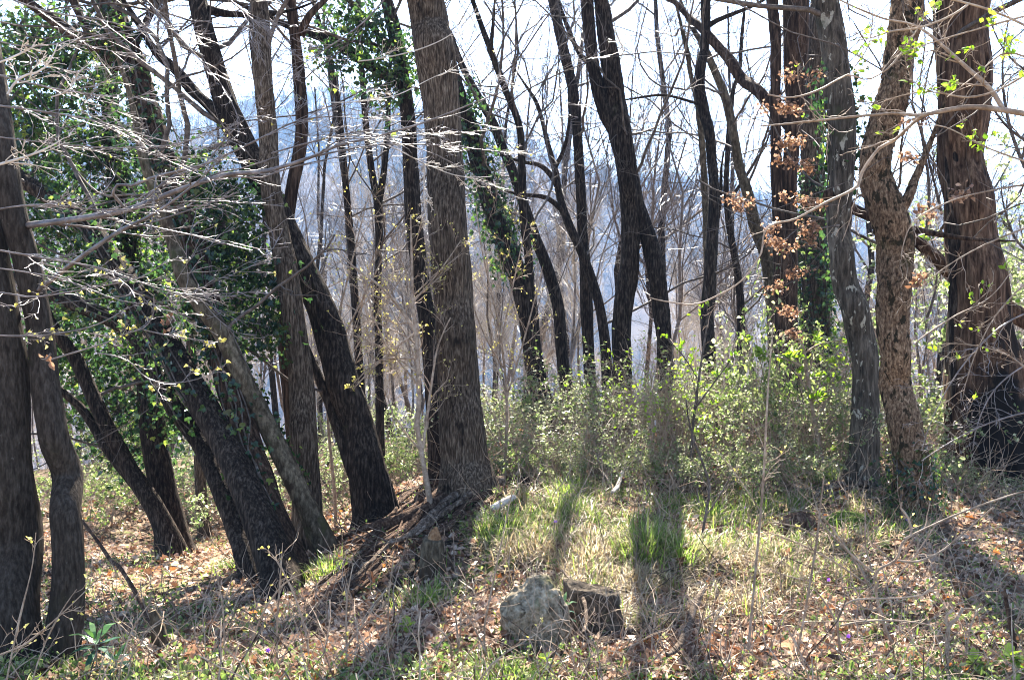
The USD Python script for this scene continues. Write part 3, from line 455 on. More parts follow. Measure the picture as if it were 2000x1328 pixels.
def scatter(name, label, cat, protos, mats, pts, rng, smin, smax):
    pi = UsdGeom.PointInstancer.Define(stage, f'/World/{name}'); rel = pi.CreatePrototypesRel()
    for k, (vf, m) in enumerate(zip(protos, mats)):
        mp = mesh('bare_tree' if m == 'far_wood' else 'conifer', vf, m, parent=f'/World/{name}', local=False); rel.AddTarget(mp)
    n = len(pts); pi.CreateProtoIndicesAttr(Vt.IntArray.FromNumpy(rng[1].astype(np.int32))); pi.CreatePositionsAttr(Vt.Vec3fArray.FromNumpy(pts.astype(np.float32)))
    a = rng[0].uniform(0, np.pi, n); q = np.zeros((n, 4), np.float16); s = rng[0].uniform(smin, smax, n)
    pi.CreateOrientationsAttr(Vt.QuathArray([Gf.Quath(float(math.cos(x)), 0, 0, float(math.sin(x))) for x in a])); pi.CreateScalesAttr(Vt.Vec3fArray.FromNumpy(np.stack([s, s, s], 1).astype(np.float32)))
    tag(pi.GetPrim(), label, cat, None, 'stuff')
rng = np.random.default_rng(77)
protos = [join(bare_tree_proto(13 + k, 200 + k, (11, 5, 3), .2, .38, rmin=.05)) for k in range(4)] + [join(conifer_proto(14, 210)), join(conifer_proto(11, 211))]
pmats = ['far_wood'] * 4 + ['far_conifer'] * 2
px = rng.uniform(-350, 2350, 9000); D = np.sqrt(rng.uniform(300 ** 2, 830 ** 2, 9000)); x = (px - CX) / F * D
clump = meshkit.fbm(np.stack([x / 70, D / 70, 0 * x], 1), 3, 5); keep = clump + rng.normal(0, .08, 9000) > .43; x, y = x[keep][:5200], D[keep][:5200]
con = (meshkit.fbm(np.stack([x / 90, y / 90, 0 * x + 4], 1), 2, 6) > .58) & (rng.random(len(x)) < .6)
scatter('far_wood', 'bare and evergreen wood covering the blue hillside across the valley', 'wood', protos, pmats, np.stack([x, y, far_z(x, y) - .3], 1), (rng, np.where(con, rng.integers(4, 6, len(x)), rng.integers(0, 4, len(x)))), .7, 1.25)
px = rng.uniform(-200, 2300, 1500); D = rng.uniform(1500, 1820, 1500); x = (px - CX) / F * D
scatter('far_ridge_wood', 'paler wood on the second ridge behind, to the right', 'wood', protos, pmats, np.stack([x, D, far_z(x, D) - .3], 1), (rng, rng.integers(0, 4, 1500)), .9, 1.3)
px = rng.uniform(-250, 2250, 700); D = np.sqrt(rng.uniform(62 ** 2, 300 ** 2, 700)); x = (px - CX) / F * D
fine = [join(bare_tree_proto(8 + k, 230 + k, (14, 8, 6), .08, .4, rmin=.008)) for k in range(4)]
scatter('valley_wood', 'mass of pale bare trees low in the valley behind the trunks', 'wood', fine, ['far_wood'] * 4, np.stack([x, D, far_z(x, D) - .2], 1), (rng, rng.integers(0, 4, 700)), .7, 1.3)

# ------------------------------------------------------------------ bare saplings on the slope behind the knoll (each a thing)
rng = np.random.default_rng(5); SAP = []
for k in range(7):
    h = [5.5, 4.2, 6.5, 3.2, 4.8, 2.6, 7.][k]; pr = bare_tree_proto(h, 300 + k, [(18, 9, 7), (16, 10, 7), (18, 9, 7), (16, 9, 8), (20, 9, 7), (16, 10, 8), (18, 9, 8)][k], (.02 + .004 * h), .42, rmin=.0019, lean=.16)
    path = thing('bare_sapling', 'bare pale twigged sapling in the tangle on the slope behind the knoll', 'sapling', (0, 0, 0), 'bare saplings in the tangle behind the trunks')
    mesh('stem', pr[0], 'twig_dark' if k % 3 == 0 else 'twig_grey', path, smooth=True); mesh('twigs', join(pr[1:]), ['twig_pale', 'twig_pale', 'twig_grey', 'twig_pale', 'twig_pale', 'twig_tan', 'twig_grey'][k], path, kind='stuff'); SAP.append(path)
n = 270; px = rng.uniform(-120, 2120, n); D = np.where(rng.random(n) < .45, rng.uniform(14, 24, n), np.sqrt(rng.uniform(15 ** 2, 58 ** 2, n))); px[:7], D[:7] = np.linspace(150, 1900, 7), 20.
left = (px < 500) & (D > 30)
for k in range(n):
    x = (px[k] - CX) / F * D[k]; loc = (x, D[k], float(ground_z(x, D[k])) - .05); s = rng.uniform(.7, 1.2) * (1 if D[k] > 20 else .72)
    if k < 7: place(SAP[k], loc, rng.uniform(0, 6.28), s)
    else: copy_of(SAP[rng.integers(0, 7)], loc, rng.uniform(0, 6.28), s, group='bare saplings in the tangle behind the trunks')

TALL = [(470, 24., 'left of the straight grey trunk, against the hill'), (625, 19., 'between the slim pole and the brown trunk'), (765, 21., 'right of the forked slim pole'), (668, 27., 'just left of the slim pole, farther back'), (962, 18., 'right behind the biggest trunk'), (1010, 22., 'between the ivy sleeved and crooked stems'), (1180, 19., 'behind the S shaped trunk'), (1262, 24., 'between the two legs of the S shaped trunk'), (1330, 17., 'left of the kinked trunk'), (1345, 26., 'far behind the kinked trunk'), (1410, 20., 'right of the kinked trunk in the gap'), (1475, 23., 'left of the twin trunks'), (1700, 17., 'between the lichen spotted and flaky trunks'), (1822, 15., 'in the gap left of the massive trunk'), (1985, 16., 'beyond the massive trunk at the right edge'), (130, 20., 'behind the smooth left stems'), (545, 17., 'behind the straight grey trunk'), (1110, 28., 'left of the tall pole trunk, far back')]
rng = np.random.default_rng(66); tl = []
for i, (px_, D_, w_) in enumerate(TALL):
    x_ = (px_ - CX) / F * D_; loc = (x_, D_, float(ground_z(x_, D_)) - .05); lab = 'tall thin bare tree ' + w_
    if i < 3:
        pr = bare_tree_proto([9.5, 8, 10.5][i], 400 + i, (10, 5, 4), [.075, .055, .085][i], .26, (8, 4, 3), rmin=.0018, lean=.14); path = thing('thin_tree', lab, 'tree', (0, 0, 0), 'tall thin bare trees in the gaps'); mesh('trunk', pr[0], 'bark_dark', path, smooth=True); mesh('twigs', join(pr[1:]), 'twig_dark', path, kind='stuff'); tl.append(path); place(path, loc, 0, 1)
    else: copy_of(tl[i % 3], loc, rng.uniform(0, 6.28), rng.uniform(.85, 1.15), lab, 'tall thin bare trees in the gaps')

# ------------------------------------------------------------------ ivy
def ivy_thing(label, blobs, seed, size=.05, stems=(), group=None, thin=.75):
    """blobs: (px, py, depth, rx px, ry px, leaves, clumps). Leaves gather in clumps on hanging shoots."""
    rng = np.random.default_rng(seed); Ls, St = [], []
    for (bx, by, D, rx, ry, n, k) in blobs:
        n, rx, ry = int(n * thin), rx * 1.08, ry * 1.08
        u = rvec(rng, k) * rng.random(k)[:, None] ** .4; c = P(bx + u[:, 0] * rx, by + u[:, 1] * ry, D + u[:, 2] * min(rx, ry) * D / F * .8)
        i = rng.integers(0, k, n); hang = rng.random(n) ** 1.5; C = c[i] + rng.normal(0, 1, (n, 3)) * [.12, .12, .08] * (rx / 60) ** .3 - np.stack([0 * hang, 0 * hang, hang * .18], 1)
        ax = rvec(rng, n, -.9); nm = rvec(rng, n, .7); nm[:, 1] -= .35; Ls.append(leaves(C, ax, unit(nm), size * .95 * np.where(rng.random(n) < .25, 1.25, 1.) * rng.uniform(.45, 1.2, n), IVY, rng, 1.2, np.clip(rng.random(n) * .8 + .3 * rng.random(k)[i], 0, 1)))
        core = P(bx, by, D); s = np.stack([core + (c - core) * t + rng.normal(0, .02, c.shape) for t in (0., .35, .7, 1.)], 1); s[:, -1, 2] -= .12
        St.append(tubes(s, np.tile(np.array([.008, .006, .004, .002]), (k, 1)), 3))
    t = thing('ivy', label, 'ivy', P(blobs[0][0], blobs[0][1], blobs[0][2]), group)
    mesh('leaves', join(Ls), 'ivy_leaf', t, kind='stuff'); mesh('shoots', join(St), 'twig_dark', t, kind='stuff'); return t
def ivy_on(label, key, ranges, seed, size=.05, off=.05, face=None):
    """Ivy that clothes a trunk: ranges of (stem, from height fraction, to, leaves, side angle, spread)."""
    rng = np.random.default_rng(seed); Ls, St = [], []; first = None
    for (k, a, b, n, side, spread) in ranges:
        p, r = TREES[key][k]; q, rr, s = resample(p, r, .05); A, B, T = rings(q); u = rng.uniform(a, b, n) + rng.normal(0, .02, n); i = np.clip((u * (len(q) - 1)).astype(int), 0, len(q) - 1)
        th = side + rng.normal(0, spread, n) if spread < 3 else rng.uniform(0, 6.28, n); o = np.cos(th)[:, None] * A[i] + np.sin(th)[:, None] * B[i]
        C = q[i] + o * (rr[i] * 1.02 + np.abs(rng.normal(0, off, n)) + .01)[:, None] + rng.normal(0, .015, (n, 3))
        ax = unit(rvec(rng, n, -1.2) + .25 * o); Ls.append(leaves(C, ax, unit(o + .55 * rvec(rng, n, .3)), size * rng.uniform(.55, 1.25, n), IVY, rng, 1.))
        m = 6; j = np.clip(np.linspace(a, b, 14) * (len(q) - 1), 0, len(q) - 1).astype(int); ph = rng.uniform(0, 6.28, m)[:, None] if spread >= 3 else side + rng.normal(0, spread * .6, m)[:, None]
        ph = ph + np.cumsum(rng.normal(0, .25, (m, 14)), 1); S = q[j][None] + (np.cos(ph)[..., None] * A[j][None] + np.sin(ph)[..., None] * B[j][None]) * (rr[j][None] * 1.06 + .004)[..., None]; St.append(tubes(S, np.full((m, 14), .006), 4))
        if first is None: first = q[i[0]]
    t = thing('ivy', label, 'ivy', first); mesh('leaves', join(Ls), 'ivy_leaf', t, kind='stuff'); mesh('stems', join(St), 'twig_dark', t, kind='stuff'); return t
KEY = {k.split('|')[-1]: k for k in TREES}
def K(seed): return next(k for k in TREES if k.endswith(str(seed)))
ivy_thing('huge dark ivy curtain filling the upper left corner behind the leaning trunks', [(120, 130, 9.6, 120, 100, 2600, 60), (60, 260, 9.6, 90, 110, 2200, 50), (190, 300, 9.7, 130, 90, 2600, 60), (130, 420, 9.8, 120, 80, 2200, 50), (40, 60, 9.4, 80, 70, 1000, 30)], 41, .062)
ivy_thing('ivy mass hanging in the middle left between the leaning trunks', [(270, 440, 9.8, 100, 70, 1800, 46), (160, 540, 10., 110, 80, 1900, 48), (290, 560, 10., 90, 70, 1400, 40), (120, 660, 10.2, 90, 80, 1500, 40), (250, 690, 10.2, 90, 60, 1100, 36)], 42, .06)
ivy_thing('ivy hanging low around the dark upright trunk above the left meadow', [(230, 800, 10.2, 110, 60, 1500, 46), (340, 790, 9.8, 60, 70, 700, 26), (260, 880, 10.2, 90, 32, 700, 26), (390, 800, 9.6, 50, 70, 500, 20), (150, 740, 10.3, 60, 60, 500, 20)], 43, .06)
ivy_thing('ivy bush spreading right from the reddish bent trunk against the hill', [(430, 440, 8.4, 70, 100, 2100, 50), (380, 350, 8.6, 60, 70, 1100, 32), (490, 520, 8.4, 60, 60, 900, 30), (450, 380, 8.5, 50, 50, 600, 20)], 44, .055)
ivy_thing('ivy trailing below a bough left of the straight grey trunk', [(500, 640, 8.3, 55, 50, 800, 28), (465, 590, 8.3, 40, 50, 500, 18), (520, 600, 8.4, 30, 60, 300, 12)], 45, .05)
ivy_thing('ivy clothing an arching bough against the sky left of the biggest trunk', [(715, 45, 10., 60, 22, 620, 26), (765, 85, 10., 50, 32, 700, 26), (650, 88, 10., 60, 16, 420, 20), (750, 148, 10., 50, 22, 460, 18), (690, 8, 10., 40, 16, 300, 12), (640, 55, 10., 20, 40, 90, 6), (755, 195, 10., 25, 30, 90, 6)], 46, .055)
ivy_thing('small ivy tufts at the top of the narrow trunk in the upper left', [(205, 40, 8.8, 26, 60, 420, 16), (200, 110, 8.8, 22, 40, 200, 8)], 47, .05)
ivy_on('ivy climbing the reddish bent trunk from foot to crown', K(16), [(0, .35, .95, 1100, 2.6, 1.2), (0, .12, .5, 260, 3., .9)], 51, .052, .05)
ivy_on('blue green ivy along the flank of the pale spotted stem', K(17), [(0, .2, .75, 420, 0., .6)], 52, .045, .03)
ivy_on('ivy sleeve on the leaning trunk right of the biggest trunk', K(25), [(0, .42, .86, 1500, 0, 9)], 53, .055, .1)
ivy_on('dark ivy sleeve wrapping the straight trunk behind the lichen spotted one', K(35), [(0, .12, .6, 2400, 0, 9)], 54, .052, .05)
ivy_on('ivy climbing the upper part and right edge of the lichen spotted trunk', K(36), [(0, .66, .86, 520, 0., .8), (0, .4, .7, 260, 0., .35)], 55, .055, .06)
ivy_on('dark leafy ivy low on the fused twin trunks', K(34), [(0, .0, .2, 700, 0, 9)], 56, .055, .06)
ivy_on('low green creeper around the foot of the flaky barked trunk', K(37), [(0, .02, .14, 700, 0, 9)], 57, .035, .06)
ivy_on('scattered ivy on the thick furrowed trunk leaning left', K(15), [(0, .4, .95, 500, 2.2, 1.4), (1, .4, .95, 400, 0, 9)], 58, .055, .06)

# ------------------------------------------------------------------ overhanging boughs and twigs near the camera
def bough(name, label, cat, lines, D, mat, seed, twigs=(9, 5, 3), lens=(.42, .5, .5), flat=.75, up=.05, rr=.45, rmin=.0011, group=None, buds=None, leaf=None, wob=.16, ang=.7, stem='bough', t0=.12):
    """A branch with its shoots: lines of (px, py, width px[, depth]) from its thick end to its tip."""
    rng = np.random.default_rng(seed); A = []; first = None; t = None
    for ln in lines:
        d = np.full(len(ln), float(D)); k = [i for i, q in enumerate(ln) if len(q) > 3]
        if k: d = np.interp(np.arange(len(ln)), k, [ln[i][3] for i in k])
        p = P([q[0] for q in ln], [q[1] for q in ln], d); r = np.array([q[2] for q in ln]) * d / F / 2 * (.66 if name == 'beech_branch' else .8)
        if stem == 'stem' and (not A or ln[0][1] > 1270):
            z0 = float(ground_z(p[0, 0], p[0, 1])) - .03
            if p[0, 2] > z0 + .02: p, r = np.vstack([[p[0, 0], p[0, 1], z0], p]), np.r_[r[0] * 1.1, r]
        if t is None: t = thing(name, label, cat, p[0], group)
        mesh(stem, trunk_mesh(p, r, 9, .03, .0006, 60., seed, 0, .1), mat, t, smooth=True); A.append(polystack(p, r, 24))
    fine = []; P1, R1 = np.concatenate([a[0] for a in A]), np.concatenate([a[1] for a in A])
    for k, c in enumerate(twigs):
        P1, R1 = grow(P1, R1, c, lens[k], ang, (9, 7, 5)[k], rng, up=up, wob=wob, flat=flat, rr=rr if k == 0 else .6, rmin=rmin, t0=t0); fine.append(tubes(P1, R1, 5 if k == 0 else 3))
    if fine: mesh('twigs', join(fine), mat, t, kind='stuff', smooth=True)
    tip, d = P1[:, -1], unit(P1[:, -1] - P1[:, -2])
    if buds: i = rng.random(len(tip)) < buds[0]; mesh('buds', leaves(tip[i], d[i], rvec(rng, i.sum()), buds[1] * rng.uniform(.7, 1.4, i.sum()), LEAF, rng, 4.), buds[2], t, kind='stuff')
    if leaf:
        f, n, size, m = leaf; i = np.where(rng.random(len(tip)) < f)[0]; i = np.repeat(i, n); C = tip[i] - d[i] * rng.uniform(0, .05, (len(i), 1)) + rng.normal(0, .006, (len(i), 3))
        mesh('leaves', leaves(C, unit(d[i] + .8 * rvec(rng, len(i))), rvec(rng, len(i), .8), size * rng.uniform(.6, 1.2, len(i)), LEAF, rng, 1.2), m, t, kind='stuff')
    return t
B = 'twig_grey'
bough('beech_branch', 'longest brown bough arching from the left trunk across to the biggest trunk', 'branch', [[(34, 443, 21, 4.72), (66, 439, 20, 4.52), (100, 435, 19, 4.42), (150, 428, 18), (250, 410, 17), (340, 375, 15), (430, 345, 14), (530, 332, 12), (600, 310, 10), (660, 285, 9), (730, 268, 7), (850, 232, 5), (950, 192, 3.5), (1060, 150, 2, 4.2)],
    [(600, 310, 6), (680, 292, 5), (760, 282, 4), (860, 285, 3), (1000, 300, 2)], [(530, 300, 5), (620, 275, 5), (720, 255, 4), (830, 262, 3), (1040, 245, 2)], [(270, 405, 8), (330, 350, 6), (400, 320, 5), (450, 260, 3), (500, 215, 2)]], 4.4, B, 60, (14, 5, 2), (.28, .55, .45), buds=(.06, .012, 'bud'))
bough('beech_branch', 'forked bough passing above the longest one, left of the straight grey trunk', 'branch', [[(252, 410, 10, 4.42), (236, 398, 10, 4.4), (222, 372, 9, 4.3), (228, 362, 9), (260, 362, 9), (305, 345, 8), (360, 332, 8), (407, 318, 7), (500, 275, 6), (560, 245, 5), (620, 230, 4), (720, 236, 2)], [(305, 345, 5), (300, 400, 5), (295, 450, 4)]], 4.2, B, 61, (12, 5, 3), (.3, .5, .5), buds=(.05, .012, 'bud'))
bough('beech_branch', 'straight grey stick rising to the right across the left trunks', 'branch', [[(56, 580, 14, 4.72), (95, 552, 13, 4.45), (150, 508, 14, 4.1), (237, 450, 13), (300, 418, 9), (380, 360, 6), (440, 300, 3, 3.9)]], 4.0, B, 62, (8, 5, 3), (.35, .5, .5))
bough('beech_branch', 'short thick sunlit bough at the left edge, pointing up right', 'branch', [[(-40, 330, 9), (0, 321, 9), (60, 303, 7), (95, 288, 5), (125, 270, 2)]], 3.2, 'twig_pale', 63, (7, 4, 3), (.5, .5, .5))
bough('beech_branch', 'pale zigzag bough in the upper left corner before the ivy', 'branch', [[(15, 185, 8), (40, 152, 7), (85, 135, 6), (103, 110, 5), (113, 85, 3)], [(100, 190, 4), (140, 170, 5), (155, 140, 4), (168, 130, 3)], [(0, 122, 6), (40, 105, 6), (72, 88, 4)]], 3.3, 'twig_pale', 64, (6, 4, 3), (.5, .5, .5))
bough('beech_branch', 'low sunlit spray reaching right past the two smooth left stems', 'branch', [[(-60, 572, 6), (0, 572, 6), (70, 580, 5), (160, 566, 5), (260, 546, 4), (330, 505, 2)], [(0, 655, 5), (60, 656, 5), (170, 640, 4), (250, 600, 3)], [(100, 702, 5), (140, 690, 5), (200, 672, 4), (250, 650, 4), (279, 642, 4), (302, 604, 3), (300, 585, 2)], [(190, 690, 4), (250, 705, 4), (290, 740, 3), (340, 748, 3), (400, 735, 2)], [(279, 644, 3), (330, 655, 3), (420, 668, 2)]], 3.7, B, 65, (7, 4, 3), (.3, .5, .5), buds=(.3, .016, 'bud'))
bough('beech_branch', 'dense middle spray of fine twigs over the ivy at far left', 'branch', [[(-50, 480, 7), (60, 500, 6), (180, 520, 5), (300, 560, 3), (420, 590, 2)], [(-50, 420, 6), (80, 400, 5), (200, 410, 4), (330, 400, 2)], [(-60, 520, 5), (100, 540, 4), (250, 590, 3), (470, 520, 1.5)]], 3.5, B, 66, (11, 5, 2), (.38, .55, .45), buds=(.08, .012, 'bud'))
bough('beech_branch', 'feathery spray of thin twigs crossing the ivy high on the left', 'branch', [[(-60, 200, 7), (60, 215, 6), (180, 235, 4), (300, 270, 3), (420, 300, 1.5)], [(-60, 130, 6), (90, 170, 5), (230, 190, 3), (380, 180, 1.5)], [(-60, 260, 5), (100, 280, 4), (260, 290, 3), (470, 240, 1.5)], [(-60, 60, 6), (80, 90, 4), (250, 60, 3), (420, 40, 1.5)]], 3.6, B, 67, (11, 5, 2), (.38, .55, .45))
bough('beech_branch', 'spray of twigs hanging into the top left sky', 'branch', [[(-50, -40, 7), (80, 20, 5), (220, 45, 4), (400, 110, 2)], [(250, -40, 6), (330, 50, 5), (420, 150, 3), (470, 240, 1.5)], [(400, -40, 6), (520, 60, 4), (640, 160, 2), (700, 190, 1.5)], [(780, -40, 5), (690, 60, 4), (600, 120, 3), (520, 180, 1.5)]], 4.2, B, 68, (11, 5, 2), (.34, .55, .45))
bough('beech_branch', 'thin pale spray in front of the biggest trunk at its middle height', 'branch', [[(650, 270, 4), (760, 285, 4), (830, 320, 3), (880, 340, 3), (960, 345, 2)], [(700, 120, 4), (790, 105, 4), (860, 80, 3), (930, 20, 2)], [(640, 200, 3), (760, 190, 3), (880, 140, 2), (1000, 160, 1.2)], [(830, 320, 4), (828, 380, 4), (836, 440, 2)]], 4.6, 'twig_pale', 69, (8, 5, 2), (.25, .5, .5))
bough('wild_branch', 'long arching bough low across the top right corner', 'branch', [[(2020, 226, 15), (1950, 214, 14), (1900, 209, 13), (1850, 215, 12), (1800, 225, 9), (1740, 222, 7), (1650, 230, 6), (1560, 240, 5), (1480, 247, 3)], [(1958, 212, 12), (1925, 165, 12), (1880, 125, 10), (1830, 80, 8), (1790, 52, 6), (1720, 35, 5), (1630, -5, 4)]], 4.0, 'twig_tan', 70, (6, 4, 2), (.3, .5, .5), flat=.2, leaf=(.08, 3, .024, 'young_leaf'))
bough('wild_branch', 'drooping twig looping from the top right down past the hanging brown leaves', 'branch', [[(1802, 226, 9, 4.0), (1785, 240, 8, 4.05), (1740, 278, 8, 4.3), (1715, 292, 8), (1683, 338, 8), (1673, 366, 7), (1612, 396, 6), (1560, 425, 5), (1500, 444, 5), (1484, 500, 4), (1440, 555, 4), (1400, 578, 4), (1359, 594, 4), (1320, 592, 4), (1270, 582, 2, 4.4)]], 4.4, 'twig_tan', 71, (6, 4, 2), (.18, .5, .5), flat=.2)
bough('wild_branch', 'pale whippy shoots crossing the sky at the upper right', 'branch', [[(1890, 10, 6), (1850, 35, 6), (1790, 56, 5), (1740, 62, 5), (1700, 75, 3), (1660, 80, 2)], [(1500, 185, 4), (1560, 189, 5), (1600, 176, 5), (1652, 148, 4), (1700, 155, 4), (1750, 118, 5), (1790, 60, 3), (1805, 30, 2)], [(2010, 140, 6), (1900, 190, 5), (1800, 180, 3), (1700, 210, 2)], [(2020, 60, 6), (1900, 10, 5), (1800, -10, 3)], [(1670, 130, 3), (1700, 75, 3), (1705, 20, 2)]], 3.7, 'twig_tan', 72, (6, 4, 2), (.35, .5, .5), flat=.1, leaf=(.12, 3, .026, 'young_leaf'))
bough('wild_branch', 'fresh green leafed twigs in front of the massive right trunk', 'branch', [[(2020, 320, 5), (1930, 290, 4), (1850, 250, 3), (1760, 255, 2)], [(2010, 30, 5), (1900, 60, 4), (1800, 90, 3), (1750, 110, 2)], [(2020, 120, 5), (1950, 110, 4), (1890, 160, 3), (1850, 190, 2)]], 3.6, 'twig_tan', 73, (5, 3, 2), (.3, .5, .5), flat=.1, leaf=(.5, 4, .025, 'young_leaf'))
bough('wild_branch', 'tangle of thin brown twigs across the foot of the massive right trunk', 'branch', [[(2020, 440, 5), (1920, 480, 4), (1850, 520, 3), (1790, 570, 2)], [(2020, 360, 5), (1900, 380, 4), (1800, 420, 3), (1760, 500, 2)], [(2020, 740, 4), (1960, 690, 4), (1880, 672, 3), (1840, 672, 2)], [(1790, 668, 4), (1860, 620, 4), (1920, 590, 3), (1990, 500, 2)], [(2020, 540, 4), (1930, 640, 3), (1880, 780, 2)]], 4.6, 'twig_tan', 74, (7, 4, 2), (.35, .5, .5), flat=.1, leaf=(.06, 3, .03, 'young_leaf'))
bough('wild_branch', 'dense mesh of dark twigs at the top right, beyond the massive trunk', 'branch', [[(2060, 420, 12), (1990, 300, 9), (1960, 180, 6), (1970, 40, 3)], [(2060, 300, 9), (1960, 240, 6), (1900, 100, 3)], [(2060, 160, 8), (1980, 120, 5), (1930, 20, 3)], [(2060, 520, 8), (1980, 460, 6), (1955, 350, 3)]], 10.5, 'twig_dark', 75, (12, 7, 3), (.45, .55, .5), flat=.1, up=.2)
bough('wild_branch', 'fine twigs filling the sky between the flaky and massive trunks', 'branch', [[(1800, 500, 9), (1815, 380, 7), (1800, 240, 5), (1830, 80, 3)], [(1840, 420, 7), (1810, 300, 5), (1780, 200, 3)], [(1810, 620, 8), (1830, 520, 5), (1790, 420, 3)]], 9.8, 'twig_dark', 76, (12, 6, 3), (.35, .55, .5), flat=.1, up=.2)
bough('wild_branch', 'thin drooping twigs hanging across the foot of the massive trunk', 'branch', [[(2040, 600, 5), (1940, 650, 4), (1850, 760, 3), (1800, 880, 2)], [(2040, 800, 5), (1950, 820, 4), (1880, 850, 3), (1800, 900, 2)], [(2030, 700, 4), (1930, 780, 3), (1900, 880, 2)]], 5.6, 'twig_grey', 77, (8, 4, 2), (.35, .55, .5), flat=.1)
# brown leaves that hung on through winter
def clinging(label, spots, D, seed):
    rng = np.random.default_rng(seed); t = None; tw, C = [], []
    for (x0, y0, x1, y1, n) in spots:
        m = 10; p = P(np.linspace(x0, x1, m), np.linspace(y0, y1, m) + 6 * np.sin(np.linspace(0, 3, m)), D + rng.normal(0, .2)); 
        if t is None: t = thing('beech_sapling', label, 'sapling', p[0])
        tw.append((p[None], np.linspace(.005, .0015, m)[None])); k, kr = grow(*tw[-1], 7, .3, .8, m, rng, flat=.5, rr=.6); tw.append((k, kr)); n = int(n * 1.7); i = rng.integers(0, 7, n); j = rng.integers(3, m, n); C.append(k[i, j])
    C = np.vstack(C); n = len(C); mesh('twigs', join([tubes(a, b, 4) for a, b in tw]), 'twig_dark', t, kind='stuff')
    mesh('leaves', leaves(C + rng.normal(0, .02, C.shape), rvec(rng, n, -.6), rvec(rng, n, .4), .031 * rng.uniform(.5, 1.3, n), LEAF, rng, 2.2), 'brown_leaf', t, kind='stuff')
clinging('rust brown dead leaves hanging in tiers before the twin trunks', [(1630, 140, 1520, 145, 70), (1620, 215, 1495, 205, 110), (1620, 265, 1510, 275, 110), (1610, 320, 1525, 315, 100), (1640, 400, 1530, 385, 140), (1640, 440, 1500, 445, 160), (1590, 480, 1500, 470, 90), (1600, 520, 1535, 530, 50), (1575, 600, 1525, 605, 60), (1580, 640, 1540, 650, 40), (1560, 545, 1490, 560, 40)], 7.4, 80)
clinging('few rusty leaves dangling left of the twin trunks', [(1500, 390, 1420, 385, 60), (1480, 420, 1430, 395, 30)], 7.8, 81)
clinging('shrivelled red brown leaves hanging before the massive right trunk', [(1830, 215, 1770, 240, 22), (1800, 310, 1760, 300, 24), (1900, 360, 1860, 380, 30), (1840, 400, 1800, 410, 24), (1820, 530, 1790, 545, 30)], 5.2, 82)
clinging('single curled brown beech leaf cluster before the left ivy', [(340, 625, 315, 630, 5), (100, 690, 80, 700, 2)], 3.8, 83)

# ------------------------------------------------------------------ blossoming shrubs and small saplings of the middle ground
def shrub(name, label, cat, lines, D, mat, seed, **kw):
    return bough(name, label, cat, lines, D, mat, seed, stem='stem', **kw)
shrub('flowering_shrub', 'slender shrub with yellow buds growing left of the foot of the biggest trunk', 'shrub', [[(838, 968, 15), (826, 900, 13), (816, 840, 12), (818, 780, 12), (813, 655, 10), (806, 590, 8), (804, 500, 6), (802, 420, 3)], [(816, 655, 9), (790, 615, 8), (765, 582, 7), (725, 545, 6), (690, 520, 4), (640, 480, 2)], [(824, 890, 8), (836, 800, 7), (850, 700, 5), (880, 620, 3)], [(810, 700, 6), (760, 700, 5), (700, 740, 3)], [(806, 590, 5), (850, 540, 4), (900, 470, 2)], [(690, 760, 3), (760, 690, 5), (812, 650, 6)]], 7.7, 'twig_tan', 90, twigs=(9, 5, 4), lens=(.4, .55, .5), flat=.2, up=.3, buds=(.55, .017, 'bud'))
shrub('flowering_shrub', 'yellow budded shrub behind the black leaning trunk', 'shrub', [[(655, 1000, 9), (640, 800, 7), (655, 640, 6), (690, 500, 4), (720, 380, 2)], [(640, 800, 5), (580, 650, 4), (540, 520, 2)], [(650, 700, 5), (720, 560, 4), (780, 440, 2)], [(645, 760, 4), (720, 640, 3), (800, 520, 2)]], 9.6, 'twig_tan', 91, twigs=(9, 5, 4), lens=(.4, .55, .5), flat=.2, up=.3, buds=(.4, .018, 'bud'))
shrub('flowering_shrub', 'yellow budded shrub in front of the ivy sleeved leaning trunk', 'shrub', [[(985, 960, 8), (990, 800, 7), (975, 640, 5), (940, 480, 3), (930, 400, 2)], [(988, 780, 5), (1030, 640, 4), (1060, 520, 2)], [(980, 660, 4), (1010, 520, 3), (1030, 430, 2)], [(985, 720, 4), (940, 640, 3), (915, 560, 2)]], 8.6, 'twig_tan', 92, twigs=(9, 5, 4), lens=(.35, .55, .5), flat=.2, up=.3, buds=(.5, .017, 'bud'))
shrub('elder_sapling', 'young sapling with fresh green leaves below the hanging brown leaves', 'sapling', [[(1605, 890, 11), (1590, 820, 10), (1575, 720, 9), (1570, 680, 6), (1545, 655, 3)], [(1590, 820, 7), (1630, 760, 6), (1665, 705, 3)], [(1572, 690, 5), (1610, 670, 4), (1650, 665, 2)], [(1575, 720, 5), (1530, 700, 4), (1490, 690, 2)]], 8.6, 'twig_tan', 93, twigs=(6, 3), lens=(.35, .5), flat=.3, up=.2, leaf=(.75, 5, .055, 'young_leaf'))
shrub('elder_sapling', 'green leafed sapling right of the elm thicket, before the S shaped trunk legs', 'sapling', [[(1350, 960, 8), (1352, 850, 7), (1365, 740, 6), (1380, 640, 4), (1378, 560, 2)], [(1356, 800, 5), (1400, 740, 4), (1430, 700, 2)], [(1362, 740, 4), (1330, 690, 3), (1300, 660, 2)]], 8.6, 'twig_dark', 94, twigs=(6, 4), lens=(.3, .5), flat=.2, up=.3, leaf=(.45, 4, .04, 'young_leaf'))
